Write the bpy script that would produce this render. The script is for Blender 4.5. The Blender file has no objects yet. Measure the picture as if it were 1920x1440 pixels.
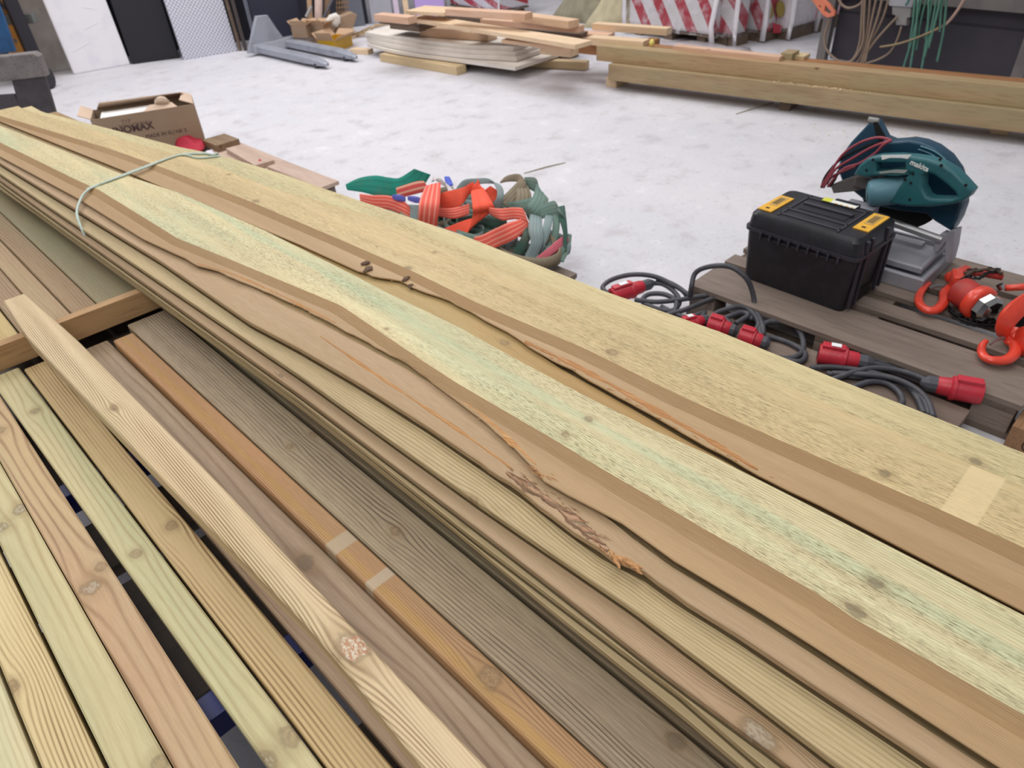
import bpy, bmesh, math, random
from mathutils import Vector, Matrix
random.seed(7)
SC = bpy.context.scene
COL = SC.collection
# ------------------------------------------------------------------ camera
H = 1.6
FPX = 1300.0
TH = math.atan(.75); RO = math.atan2(120, 1714)
UA = Vector((-0.67096557, 0.74148851, 0)); WA = Vector((0.74148851, 0.67096557, 0))
def _fr(v): return Vector((v.dot(WA), v.dot(UA), v.z))
_F = Vector((0, math.cos(TH), -math.sin(TH))); _D0 = Vector((0, -math.sin(TH), -math.cos(TH))); _R0 = Vector((1, 0, 0))
CR = _fr(_R0*math.cos(RO) + _D0*math.sin(RO)); CD = _fr(_D0*math.cos(RO) - _R0*math.sin(RO)); CF = _fr(_F)
EYE = Vector((0, 0, H))
cam = bpy.data.cameras.new('camera'); co = bpy.data.objects.new('camera', cam); COL.objects.link(co)
m = Matrix.Identity(4)
for i in range(3):
    m[i][0] = CR[i]; m[i][1] = -CD[i]; m[i][2] = -CF[i]; m[i][3] = EYE[i]
co.matrix_world = m
cam.sensor_width = 36; cam.lens = FPX/1920*36; cam.clip_start = .02
cam.dof.use_dof = True; cam.dof.focus_distance = 1.15; cam.dof.aperture_fstop = 7.0
SC.camera = co
# ------------------------------------------------------------------ light
SC.view_settings.view_transform = 'Standard'; SC.view_settings.look = 'None'
SC.view_settings.gamma = 1; SC.view_settings.use_curve_mapping = False
SC.view_settings.exposure = 0.0
wd = bpy.data.worlds.new('world'); SC.world = wd; wd.use_nodes = True
bg = wd.node_tree.nodes['Background']; bg.inputs[0].default_value = (.93, .95, 1, 1); bg.inputs[1].default_value = .31
def area(loc, aim, sx, sy, power, col=(1, 1, 1)):
    l = bpy.data.lights.new('ceiling_lamp', 'AREA'); l.shape = 'RECTANGLE'; l.size = sx; l.size_y = sy; l.energy = power; l.color = col
    o = bpy.data.objects.new('ceiling_lamp', l); COL.objects.link(o); o.location = loc
    o.rotation_euler = (Vector(aim)-Vector(loc)).to_track_quat('-Z', 'Y').to_euler()
area((3.2, 1.8, 4.6), (1.4, 1.4, .5), 3.0, 3.0, 82, (1, .98, .95))
area((5.0, 6.6, 5.0), (4.0, 5.6, 0), 5.0, 3.0, 230, (.99, .97, .98))
area((0.2, 6.5, 5.0), (1.0, 6.0, 0), 4.0, 3.0, 150, (.99, .97, .98))
area((-1.3, .2, 4.5), (.1, .9, .5), 3.0, 3.0, 118, (1, .98, .94))

# ------------------------------------------------------------------ pixel -> place
def ray(x, y): return CR*(x-960) + CD*(y-720) + CF*FPX
def px(x, y, z=0.0):
    v = ray(x, y); return EYE + v*((z-H)/v.z)
def pw(x, y, p0, n):                      # onto the plane through p0 with normal n
    v = ray(x, y); return EYE + v*((Vector(p0)-EYE).dot(n)/v.dot(n))
# ------------------------------------------------------------------ nodes
def srgb(c):
    return tuple((x/255/12.92 if x/255 <= .04045 else ((x/255+.055)/1.055)**2.4) for x in c) + (1,)
class NT:
    def __init__(s, name, rough=.6, metal=0, spec=.4):
        s.m = bpy.data.materials.new(name); s.m.use_nodes = True; s.t = s.m.node_tree
        s.b = s.t.nodes['Principled BSDF']; s.b.inputs['Roughness'].default_value = rough; s.b.inputs['Metallic'].default_value = metal
        s.b.inputs['Specular IOR Level'].default_value = spec
    def put(s, inp, v):
        if isinstance(v, bpy.types.NodeSocket): s.t.links.new(v, inp)
        elif isinstance(v, tuple) and len(v) == 3 and inp.type == 'RGBA': inp.default_value = v + (1,)
        else: inp.default_value = v
    def M(s, op, a, b=0.0, c=None, clamp=False):
        n = s.t.nodes.new('ShaderNodeMath'); n.operation = op; n.use_clamp = clamp
        s.put(n.inputs[0], a); s.put(n.inputs[1], b)
        if c is not None: s.put(n.inputs[2], c)
        return n.outputs[0]
    def mix(s, f, a, b, mode='MIX'):
        n = s.t.nodes.new('ShaderNodeMix'); n.data_type = 'RGBA'; n.blend_type = mode
        s.put(n.inputs[0], f); s.put(n.inputs[6], a); s.put(n.inputs[7], b); return n.outputs[2]
    def comb(s, x, y, z):
        n = s.t.nodes.new('ShaderNodeCombineXYZ')
        for i, v in enumerate((x, y, z)): s.put(n.inputs[i], v)
        return n.outputs[0]
    def sep(s, v):
        n = s.t.nodes.new('ShaderNodeSeparateXYZ'); s.put(n.inputs[0], v); return n.outputs
    def noise(s, vec, scale=1.0, detail=2.0, rough=.5, dist=0.0):
        n = s.t.nodes.new('ShaderNodeTexNoise'); s.put(n.inputs['Vector'], vec)
        n.inputs['Scale'].default_value = scale; n.inputs['Detail'].default_value = detail
        n.inputs['Roughness'].default_value = rough; n.inputs['Distortion'].default_value = dist; return n.outputs[0]
    def vor(s, vec, scale, feat='F1'):
        n = s.t.nodes.new('ShaderNodeTexVoronoi'); n.feature = feat; s.put(n.inputs['Vector'], vec); n.inputs['Scale'].default_value = scale; return n.outputs[0]
    def sm(s, v, a, b):                      # smooth step
        n = s.t.nodes.new('ShaderNodeMapRange'); n.interpolation_type = 'SMOOTHSTEP'
        s.put(n.inputs[0], v); s.put(n.inputs[1], a); s.put(n.inputs[2], b); return n.outputs[0]
    def uv(s):
        n = s.t.nodes.new('ShaderNodeUVMap'); n.uv_map = 'UVMap'; return n.outputs[0]
    def oc(s):
        n = s.t.nodes.new('ShaderNodeTexCoord'); return n.outputs['Object']
    def rnd(s):
        n = s.t.nodes.new('ShaderNodeObjectInfo'); return n.outputs['Random']
    def bump(s, h, st=.3, dist=.002):
        n = s.t.nodes.new('ShaderNodeBump'); s.put(n.inputs['Height'], h); n.inputs['Strength'].default_value = st; n.inputs['Distance'].default_value = dist
        s.t.links.new(n.outputs[0], s.b.inputs['Normal'])
    def col(s, c): s.put(s.b.inputs['Base Color'], c); return s.m

def wood(name, base, alt, dark, freq=160, con=.5, warp=.02, fiber=.35, green=0.0, knots=(), gcol=(166, 186, 150), rough=.62,
         power=3.0, marks=(), fuzz=0.0, gscale=9.0, bands=(), bump=.35):
    n = NT(name, rough, 0, .3)
    base, alt, dark, gcol = map(srgb, (base, alt, dark, gcol))
    U, V, _ = n.sep(n.uv()); sd = random.uniform(0, 50)
    low = n.noise(n.comb(n.M('MULTIPLY', U, .8), n.M('MULTIPLY', V, 5.0), sd), 1.0, 2.0)
    fine = n.noise(n.comb(n.M('MULTIPLY', U, 5.0), n.M('MULTIPLY', V, 40.0), sd+9), 1.0, 1.0)
    f = n.M('ADD', V, n.M('MULTIPLY', n.M('SUBTRACT', low, .5), warp*2))
    f = n.M('ADD', f, n.M('MULTIPLY', n.M('SUBTRACT', fine, .5), .004))
    kn = []
    for k in knots:
        ku, kv, kr = k[:3]
        du = n.M('SUBTRACT', U, ku); dv = n.M('SUBTRACT', V, kv)
        du2 = n.M('POWER', n.M('ABSOLUTE', n.M('MULTIPLY', du, .42)), 2.0); dv2 = n.M('POWER', n.M('ABSOLUTE', dv), 2.0)
        d2 = n.M('ADD', du2, dv2); R2 = (kr*1.5)**2
        s_ = n.M('DIVIDE', R2, n.M('ADD', d2, R2))
        f = n.M('SUBTRACT', f, n.M('MULTIPLY', n.M('MULTIPLY', dv, s_), 1.0))
        dk = n.M('SQRT', n.M('ADD', n.M('POWER', n.M('ABSOLUTE', n.M('MULTIPLY', du, .8)), 2.0), dv2))
        wob = n.noise(n.comb(n.M('MULTIPLY', U, 38.0), n.M('MULTIPLY', V, 60.0), sd+21), 1.0, 2.0)
        dk = n.M('ADD', dk, n.M('MULTIPLY', n.M('SUBTRACT', wob, .5), kr*1.1))
        kn.append((dk, kr, k[3] if len(k) > 3 else 0))
    sn = n.M('MULTIPLY_ADD', n.M('SINE', n.M('MULTIPLY', f, freq*6.2832)), .5, .5)
    st = n.M('POWER', sn, power)
    mod = n.noise(n.comb(n.M('MULTIPLY', U, 1.3), n.M('MULTIPLY', V, 26.0), sd+3), 1.0, 2.0)
    st = n.M('MULTIPLY', st, n.sm(mod, .25, .7))
    c = n.mix(n.sm(low, .35, .68), base, alt)
    fb = n.noise(n.comb(n.M('MULTIPLY', U, 22.0), n.M('MULTIPLY', V, 700.0), sd+5), 1.0, 3.0, .6)
    if green > 0:
        g = n.noise(n.comb(n.M('MULTIPLY', U, 1.1), n.M('MULTIPLY', V, gscale), sd+7), 1.0, 4.0, .6)
        gm = n.M('MULTIPLY', n.sm(g, .40, .66), green)
        c = n.mix(gm, c, gcol)
    for (v0, slope, wdt, bst, bc) in bands:  # long soft stain running with the board
        w_ = n.noise(n.comb(n.M('MULTIPLY', U, 3.0), n.M('MULTIPLY', V, 18.0), sd+11), 1.0, 3.0)
        dd = n.M('ABSOLUTE', n.M('SUBTRACT', n.M('ADD', V, n.M('MULTIPLY', U, -slope)), v0))
        dd = n.M('ADD', dd, n.M('MULTIPLY', n.M('SUBTRACT', w_, .5), wdt*1.6))
        c = n.mix(n.M('MULTIPLY', n.M('SUBTRACT', 1.0, n.sm(dd, wdt*.2, wdt)), bst), c, srgb(bc))
    c = n.mix(n.M('MULTIPLY', st, con), c, dark)
    c = n.mix(n.M('MULTIPLY', n.sm(fb, .45, .75), fiber), c, n.mix(.65, c, dark))
    c = n.mix(n.M('MULTIPLY', n.sm(fb, .52, .28), fiber*.45), c, n.mix(.5, c, srgb((236, 226, 190))))
    h = n.M('ADD', n.M('MULTIPLY', st, .5), n.M('MULTIPLY', fb, .8))
    if fuzz > 0:                            # rough-sawn face: short dark dashes between raised fibres
        z1 = n.noise(n.comb(n.M('MULTIPLY', U, 55.0), n.M('MULTIPLY', V, 900.0), sd+13), 1.0, 2.0, .7)
        z2 = n.noise(n.comb(n.M('MULTIPLY', U, 2.0), n.M('MULTIPLY', V, 20.0), sd+15), 1.0, 2.0)
        zz = n.M('MULTIPLY', n.sm(z1, .52, .66), n.sm(z2, .3, .6))
        c = n.mix(n.M('MULTIPLY', zz, fuzz), c, srgb((112, 100, 70)))
        h = n.M('SUBTRACT', h, n.M('MULTIPLY', zz, 1.0))
    for dk, kr, kind in kn:
        core = n.M('SUBTRACT', 1.0, n.sm(dk, kr*.55, kr*.8))
        halo = n.M('SUBTRACT', 1.0, n.sm(dk, kr*.7, kr*2.4))
        ring = n.M('MULTIPLY', n.sm(dk, kr*.5, kr*.75), n.M('SUBTRACT', 1.0, n.sm(dk, kr*.75, kr*1.05)))
        kc = {0: (150, 124, 92), 1: (168, 162, 148), 2: (168, 112, 84), 3: (98, 88, 76)}[kind]
        tex = n.noise(n.comb(n.M('MULTIPLY', U, 110.0), n.M('MULTIPLY', V, 180.0), sd), 1.0, 4.0, .7)
        c = n.mix(n.M('MULTIPLY', halo, .30), c, srgb((140, 114, 80)))
        kk = n.mix(n.sm(tex, .42, .62), srgb(kc), srgb((104, 86, 66) if kind != 2 else (206, 200, 180)))
        c = n.mix(n.M('MULTIPLY', core, .5 if kind != 2 else .75), c, kk)
        c = n.mix(n.M('MULTIPLY', ring, .35), c, srgb((96, 78, 56)))
    for (a0, a1, b0, b1, mc, ms) in marks:   # unfaded patches where a label or spacer lay
        e = .002
        inu = n.M('MULTIPLY', n.sm(U, a0-e, a0+e), n.M('SUBTRACT', 1.0, n.sm(U, a1-e, a1+e)))
        inv = n.M('MULTIPLY', n.sm(V, b0-e, b0+e), n.M('SUBTRACT', 1.0, n.sm(V, b1-e, b1+e)))
        c = n.mix(n.M('MULTIPLY', n.M('MULTIPLY', inu, inv), ms), c, srgb(mc))
    n.bump(h, bump, .0012)
    return n.col(c)
def timber_mat(name, base, dark, green=None, rough=.6):
    n = NT(name, rough, 0, .3); X, Y, Z = n.sep(n.oc()); r = n.M('MULTIPLY', n.rnd(), 40.0)
    a = n.noise(n.comb(n.M('MULTIPLY', X, 2.0), n.M('ADD', n.M('MULTIPLY', Y, 14.0), r), n.M('MULTIPLY', Z, 14.0)), 1.0, 3.0, .6)
    b = n.noise(n.comb(n.M('MULTIPLY', X, 8.0), n.M('ADD', n.M('MULTIPLY', Y, 130.0), r), n.M('MULTIPLY', Z, 130.0)), 1.0, 2.0)
    c = n.mix(n.sm(a, .3, .75), srgb(base), n.mix(.45, srgb(base), srgb(dark)))
    if green: c = n.mix(n.sm(n.noise(n.comb(X, n.M('MULTIPLY', Y, 6.0), n.M('MULTIPLY', Z, 6.0)), 1.3, 2.0), .4, .65), c, srgb(green))
    c = n.mix(n.M('MULTIPLY', n.sm(b, .5, .75), .5), c, srgb(dark))
    k = n.vor(n.comb(n.M('MULTIPLY', X, 1.0), n.M('ADD', n.M('MULTIPLY', Y, 2.2), r), n.M('MULTIPLY', Z, 2.2)), 3.2)
    c = n.mix(n.M('MULTIPLY', n.M('SUBTRACT', 1.0, n.sm(k, .04, .085)), .75), c, n.mix(.75, srgb(dark), (.08, .04, .02, 1)))
    n.bump(b, .2, .001)
    return n.col(c)
def plain(name, c, rough=.6, metal=0, spec=.4, var=.15, scale=12.0, dirt=None, bump=0.0, coat=0.0):
    n = NT(name, rough, metal, spec); o = n.oc(); a = n.noise(o, scale, 3.0, .6)
    cc = srgb(c); d = srgb(dirt) if dirt else tuple(x*.55 for x in cc[:3]) + (1,)
    cc = n.mix(n.M('MULTIPLY', n.sm(a, .42, .72), var if not dirt else max(var, .4)), cc, d)
    if bump: n.bump(n.noise(o, scale*4, 2.0), bump, .002)
    if coat: n.b.inputs['Coat Weight'].default_value = coat; n.b.inputs['Coat Roughness'].default_value = .15
    return n.col(cc)

# ------------------------------------------------------------------ objects
def tag(o, label=None, cat=None, group=None, kind=None):
    if label: o['label'] = label
    if cat: o['category'] = cat
    if group: o['group'] = group
    if kind: o['kind'] = kind
    return o
def empty(name, loc=(0, 0, 0), label=None, cat=None, group=None):
    o = bpy.data.objects.new(name, None); COL.objects.link(o); o.location = loc; o.empty_display_size = .05
    return tag(o, label, cat, group)
def link(name, me, mats, parent=None, smooth=False):
    o = bpy.data.objects.new(name, me); COL.objects.link(o)
    for mt in (mats if isinstance(mats, (list, tuple)) else [mats]):
        if mt.name not in me.materials: me.materials.append(mt)
    if smooth:
        for p in me.polygons: p.use_smooth = True
    if parent: o.parent = parent; o.matrix_parent_inverse = Matrix.Translation(parent.location).inverted()
    return o
class MB:
    def __init__(s): s.v = []; s.f = []; s.mi = []
    def add(s, vs, fs, mi=0):
        b = len(s.v); s.v += [tuple(v) for v in vs]; s.f += [tuple(b+i for i in f) for f in fs]; s.mi += [mi]*len(fs); return s
    def box(s, c, d, rot=0.0, mi=0, M=None):
        c = Vector(c); hx, hy, hz = d[0]/2, d[1]/2, d[2]/2
        R = M if M is not None else Matrix.Rotation(rot, 3, 'Z')
        vs = [c + R @ Vector((x*hx, y*hy, z*hz)) for x in (-1, 1) for y in (-1, 1) for z in (-1, 1)]
        return s.add(vs, [(0, 1, 3, 2), (4, 6, 7, 5), (0, 4, 5, 1), (2, 3, 7, 6), (0, 2, 6, 4), (1, 5, 7, 3)], mi)
    def loft(s, rings, closed=True, caps=True, mi=0):
        n = len(rings[0]); b = len(s.v)
        for r in rings: s.v += [tuple(p) for p in r]
        for i in range(len(rings)-1):
            for j in range(n if closed else n-1):
                k = (j+1) % n; s.f.append((b+i*n+j, b+i*n+k, b+(i+1)*n+k, b+(i+1)*n+j)); s.mi.append(mi)
        if caps:
            s.f.append(tuple(b+j for j in range(n))[::-1]); s.f.append(tuple(b+(len(rings)-1)*n+j for j in range(n))); s.mi += [mi, mi]
        return s
    def tube(s, pts, r, seg=8, mi=0, closed=False, flat=1.0, caps=True):
        pts = [Vector(p) for p in pts]; rings = []; up = Vector((0, 0, 1)); n = len(pts); X = None
        for i, p in enumerate(pts):
            t = (pts[(i+1) % n]-pts[i-1]) if closed else (pts[min(i+1, n-1)]-pts[max(i-1, 0)])
            t = t.normalized() if t.length > 1e-9 else Vector((1, 0, 0))
            if X is None: X = t.cross(up); X = X if X.length > .05 else t.cross(Vector((1, 0, 0)))
            X = (X - t*X.dot(t)).normalized(); Y = t.cross(X)
            rr = r[i] if isinstance(r, (list, tuple)) else r
            rings.append([p + X*math.cos(a)*rr + Y*math.sin(a)*rr*flat for a in [2*math.pi*k/seg for k in range(seg)]])
        if closed: rings.append(rings[0])
        return s.loft(rings, True, caps and not closed, mi)
    def lathe(s, base, axis, prof, seg=20, mi=0):
        axis = Vector(axis).normalized(); X = axis.cross(Vector((0, 0, 1))); X = X if X.length > .05 else Vector((1, 0, 0)); X.normalize(); Y = axis.cross(X)
        rings = [[Vector(base)+axis*h + (X*math.cos(a)+Y*math.sin(a))*max(r, 1e-4) for a in [2*math.pi*k/seg for k in range(seg)]] for r, h in prof]
        return s.loft(rings, True, True, mi)
    def ribbon(s, pts, wdt, sides, th=.004, mi=0):
        pts = [Vector(p) for p in pts]; rings = []; n = len(pts)
        for i, p in enumerate(pts):
            t = (pts[min(i+1, n-1)]-pts[max(i-1, 0)]).normalized()
            sd = Vector(sides[i]) if isinstance(sides, list) else Vector(sides)
            sd = sd - t*sd.dot(t); sd = sd.normalized() if sd.length > 1e-4 else t.cross(Vector((0, 0, 1))).normalized()
            nn = t.cross(sd)
            rings.append([p+sd*wdt/2-nn*th/2, p+sd*wdt/2+nn*th/2, p+nn*th, p-sd*wdt/2+nn*th/2, p-sd*wdt/2-nn*th/2])
        return s.loft(rings, True, True, mi)
    def build(s, name, mats, parent=None, smooth=False, bevel=0, uv=False, angle=None):
        me = bpy.data.meshes.new(name); me.from_pydata(s.v, [], s.f)
        bm = bmesh.new(); bm.from_mesh(me)
        for f_, i in zip(bm.faces, s.mi): f_.material_index = i
        bmesh.ops.recalc_face_normals(bm, faces=bm.faces)
        if bevel: bmesh.ops.bevel(bm, geom=[e for e in bm.edges if e.calc_face_angle(0) > .6], offset=bevel, segments=2, profile=.6, affect='EDGES', clamp_overlap=True)
        bm.to_mesh(me); bm.free()
        mats = mats if isinstance(mats, (list, tuple)) else [mats]
        for mt in mats: me.materials.append(mt)
        o = bpy.data.objects.new(name, me); COL.objects.link(o)
        if smooth:
            for p in me.polygons: p.use_smooth = True
            if angle: me.set_sharp_from_angle(angle=angle)
        if parent: o.parent = parent; o.matrix_parent_inverse = Matrix.Translation(parent.location).inverted()
        return o
def spline(pts, n=8, closed=False):
    P_ = [Vector(p) for p in pts]; out = []; L = len(P_)
    rng = range(L) if closed else range(L-1)
    for i in rng:
        if closed: a, b, c, d = P_[(i-1) % L], P_[i], P_[(i+1) % L], P_[(i+2) % L]
        else: a, b, c, d = P_[max(i-1, 0)], P_[i], P_[i+1], P_[min(i+2, L-1)]
        for k in range(n):
            t = k/n; out.append(.5*((2*b)+(c-a)*t+(2*a-5*b+4*c-d)*t*t+(3*b-a-3*c+d)*t**3))
    if not closed: out.append(P_[-1])
    return out
def interp(x, xs, ys):
    if x <= xs[0]: return ys[0]
    for i in range(len(xs)-1):
        if x <= xs[i+1]: return ys[i]+(ys[i+1]-ys[i])*(x-xs[i])/max(xs[i+1]-xs[i], 1e-9)
    return ys[-1]
def edge(pix, z):                            # board edge given by photo points on the height z: returns w(u)
    q = sorted(((px(x, y, z).y, px(x, y, z).x) for x, y in pix)); xs = [a for a, b in q]; ys = [b for a, b in q]
    return lambda u: interp(u, xs, ys)
def bar(name, a, b, wid, thk, mat, parent=None, away=1, local=True, bevel=.003, up=None):
    """a straight timber whose top near edge runs a -> b; local X runs along it so the grain follows"""
    a, b = Vector(a), Vector(b); d = b-a; L = d.length; X = d.normalized()
    Y = Vector((0, 0, 1)).cross(X).normalized(); mid = (a+b)/2
    if Y.dot(mid-EYE) < 0: Y = -Y
    Y *= away; Z = X.cross(Y)
    if Z.z < 0: X = -X; Z = X.cross(Y)
    c = mid + Y*wid/2 - Z*thk/2
    o = MB().box((0, 0, 0), (L, wid, thk)).build(name, mat, None, bevel=bevel)
    M = Matrix((X, Y, Z)).transposed().to_4x4(); M.translation = c
    if parent:
        o.parent = parent; M = Matrix.Translation(parent.location).inverted() @ M; o.matrix_local = M
    else: o.matrix_world = M
    return o
def plate(name, loops, thk, mat, M, parent=None, bevel=0.0, res=2):
    """flat outline with holes given an own thickness, rounded edges"""
    cu = bpy.data.curves.new(name, 'CURVE'); cu.dimensions = '2D'; cu.fill_mode = 'BOTH'
    cu.extrude = max(thk/2-bevel, 1e-4); cu.bevel_depth = bevel; cu.bevel_resolution = res; cu.offset = -bevel
    for lp in loops:
        sp = cu.splines.new('POLY'); sp.points.add(len(lp)-1); sp.use_cyclic_u = True
        for q, (x, y) in zip(sp.points, lp): q.co = (x, y, 0, 1)
    t = bpy.data.objects.new('t', cu); COL.objects.link(t); bpy.context.view_layer.update()
    me = bpy.data.meshes.new_from_object(t.evaluated_get(bpy.context.evaluated_depsgraph_get()))
    bpy.data.objects.remove(t); me.transform(M); me.materials.clear()
    me.materials.append(mat); me.name = name
    o = bpy.data.objects.new(name, me); COL.objects.link(o)
    if bevel:
        for p in me.polygons: p.use_smooth = True
        me.set_sharp_from_angle(angle=.7)
    if parent: o.parent = parent; o.matrix_parent_inverse = Matrix.Translation(parent.location).inverted()
    return o
def text(name, s, size, M, mat, parent, thk=.0006, bold=0.0):
    cu = bpy.data.curves.new(name, 'FONT'); cu.body = s; cu.size = size; cu.extrude = thk; cu.align_x = 'CENTER'; cu.align_y = 'CENTER'; cu.offset = bold
    t = bpy.data.objects.new('t', cu); COL.objects.link(t); bpy.context.view_layer.update()
    me = bpy.data.meshes.new_from_object(t.evaluated_get(bpy.context.evaluated_depsgraph_get())); bpy.data.objects.remove(t)
    me.transform(M); me.materials.clear(); me.materials.append(mat); me.name = name
    o = bpy.data.objects.new(name, me); COL.objects.link(o)
    if parent: o.parent = parent; o.matrix_parent_inverse = Matrix.Translation(parent.location).inverted()
    return o
def frame(o, X, Y):
    X = Vector(X).normalized(); Y = Vector(Y); Y = (Y-X*Y.dot(X)).normalized(); Z = X.cross(Y)
    M = Matrix((X, Y, Z)).transposed().to_4x4(); M.translation = Vector(o); return M
ZU = Vector((0, 0, 1))

# ================================================================== setting
n = NT('concrete', .72, 0, .3); o_ = n.oc()
a1 = n.noise(o_, .8, 4.0, .6); a2 = n.noise(o_, 5.0, 5.0, .65); a3 = n.noise(o_, 38.0, 3.0, .7); a4 = n.noise(o_, 150.0, 2.0, .6)
c = n.mix(n.sm(a1, .35, .7), srgb((210, 207, 211)), srgb((203, 202, 208)))
c = n.mix(n.M('MULTIPLY', n.sm(a2, .5, .72), .45), c, srgb((168, 160, 160)))
c = n.mix(n.M('MULTIPLY', n.sm(a2, .45, .25), .5), c, srgb((232, 228, 230)))
c = n.mix(n.M('MULTIPLY', n.sm(a3, .58, .72), .45), c, srgb((140, 132, 132)))
c = n.mix(n.M('MULTIPLY', n.sm(a4, .6, .75), .35), c, srgb((120, 112, 112)))
n.bump(n.M('ADD', a3, n.M('MULTIPLY', a2, 2.0)), .3, .003)
concrete = n.col(c)
fl = MB().box((4, 6, -.05), (24, 26, .1)).build('floor', concrete); fl['kind'] = 'structure'
wl_a, wl_b = px(140, 138, 0), px(447, 95, 0)
WX = (wl_b-wl_a).normalized(); WN = Vector((-WX.y, WX.x, 0));  # runs along the wall / away from the camera
if WN.dot(wl_a) < 0: WN = -WN
dark_wall = plain('dark_sheet_wall', (52, 52, 64), .5, 0, .4, .2, 1.5)
p0 = wl_a + WN*.62
wm = MB()
wq = pw(694, 60, p0, WN); WLn = (wq-p0).dot(WX)+3.6
wm.box(p0 + WX*(-3.6+WLn/2) + WN*.1 + ZU*2.0, (WLn, .2, 4.0), math.atan2(WX.y, WX.x))
wm2 = MB().box(p0+WX*7.5+WN*3.6+ZU*2.0, (12, .2, 4.0), math.atan2(WX.y, WX.x)).build('wall_far', dark_wall); wm2['kind'] = 'structure'
wl = wm.build('wall_back', dark_wall); wl['kind'] = 'structure'
for k in range(int(WLn/.46)):                          # wall cladding panels
    o = MB().box(p0 + WX*(-3.37+k*.46) - WN*.012 + ZU*2.0, (.445, .02, 4.0), math.atan2(WX.y, WX.x)).build('panel', dark_wall, wl, bevel=.004)
# grey concrete column and black steel rack upright beside the left panels
gcol_m = plain('grey_column', (184, 180, 176), .8, 0, .3, .5, 4.0, (138, 130, 122))
cb = px(106, 136, 0) + WN*.16
o = MB().box(cb + ZU*1.5 + WX*.02, (.36, .2, 3.0), math.atan2(WX.y, WX.x)).build('trim_1', gcol_m, bevel=.01); o['kind'] = 'structure'

# ================================================================== the near deck of loose timbers
ZD = .60
def kn(x, y, r, kind=0, z=ZD): p = px(x, y, z); return (p.y, p.x, r, kind)
def deckboard(L, R, u0, u1, mat, label, zt=ZD, th=.045, lab_cat='board', group='loose timbers lying side by side on the stand', zfun=None, rnd=.003, name='timber', parent=None):
    mb = MB(); N_ = max(2, int((u1-u0)/.12)); e = rnd; rings = []; uvs = []
    for i in range(N_+1):
        u = u0+(u1-u0)*i/N_; l, r = L(u), R(u); z = zt if zfun is None else zfun(u)
        pr = [(l+e, z), (r-e, z), (r, z-e), (r, z-th+e), (r-e, z-th), (l+e, z-th), (l, z-th+e), (l, z-e)]
        rings.append([(a, u, b) for a, b in pr])
        uvs.append([(u, l+e), (u, r-e), (u, r), (u, r+th), (u, l-th-.002), (u, l-th), (u, l-th+e), (u, l)])
    mb.loft(rings); o = loft_uv(name, mb, uvs, mat, parent)
    if label: tag(o, label, lab_cat, group)
    return o
def loft_uv(name, mb, uvs, mats, parent=None, mis=None):
    me = bpy.data.meshes.new(name); me.from_pydata(mb.v, [], mb.f); flat = [q for r in uvs for q in r]; n_ = len(uvs[0])
    ul = me.uv_layers.new(name='UVMap')
    for p in me.polygons:
        idx = [v % n_ for v in p.vertices]
        for li, vi in zip(p.loop_indices, p.vertices):
            uu, vv = flat[vi]
            ul.data[li].uv = (uu, vv)
        if mis and len(p.vertices) == 4 and n_ > 4:
            j = min(idx) if not (0 in idx and n_-1 in idx) else n_-1
            p.material_index = mis[j]
    bm = bmesh.new(); bm.from_mesh(me); bmesh.ops.recalc_face_normals(bm, faces=bm.faces); bm.to_mesh(me); bm.free()
    for mt in (mats if isinstance(mats, (list, tuple)) else [mats]): me.materials.append(mt)
    o = bpy.data.objects.new(name, me); COL.objects.link(o)
    if parent: o.parent = parent; o.matrix_parent_inverse = Matrix.Translation(parent.location).inverted()
    return o
def E2(x, dx=0.0): return (lambda u: x+dx)
def EL(ua, wa, ub, wb): return lambda u: wa+(wb-wa)*(u-ua)/(ub-ua)
UE = 2.035                                    # where the near timbers end, at the cross batten
m0 = wood('pale_timber_a', (196, 182, 140), (206, 194, 156), (150, 126, 84), 120, .35, .02, .3, .3)
m1 = wood('striped_timber_a', (204, 182, 136), (210, 190, 146), (122, 92, 52), 170, .95, .012, .25, .1, [kn(20, 1290, .013)], power=2.2)
m2 = wood('pale_green_timber', (198, 184, 142), (188, 176, 136), (146, 120, 80), 70, .5, .03, .3, .3, [kn(38, 955, .016, 1), kn(0, 990, .016, 1), kn(300, 1430, .014)], gcol=(160, 164, 126))
m3 = wood('pinkish_timber', (182, 150, 118), (188, 162, 122), (120, 86, 58), 60, .7, .04, .25, .12, [kn(170, 1103, .019, 1), kn(0, 808, .014, 0), kn(190, 1062, .012, 0)], power=4)
m4 = wood('green_timber', (198, 184, 142), (186, 176, 136), (140, 118, 80), 80, .45, .03, .3, .4, [kn(255, 1038, .011, 0), kn(66, 770, .012, 0), kn(545, 1378, .018, 0), kn(500, 1428, .016, 1)], gcol=(164, 174, 132))
m5 = wood('striped_timber_b', (194, 168, 122), (198, 172, 130), (112, 80, 44), 135, 1.0, .014, .2, .05, [kn(322, 985, .012, 0)], power=1.8)
m6 = wood('top_timber', (210, 186, 150), (200, 176, 138), (118, 88, 56), 240, .95, .012, .25, .1, [kn(662, 1222, .028, 2, .66), kn(222, 782, .010, 0, .67)], power=1.6)
m6s = m6
m7 = wood('brown_grey_timber', (164, 140, 116), (154, 132, 110), (108, 82, 60), 55, .6, .05, .35, .05, [kn(568, 1040, .020, 3), kn(760, 1290, .010, 0)], power=4)
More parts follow.
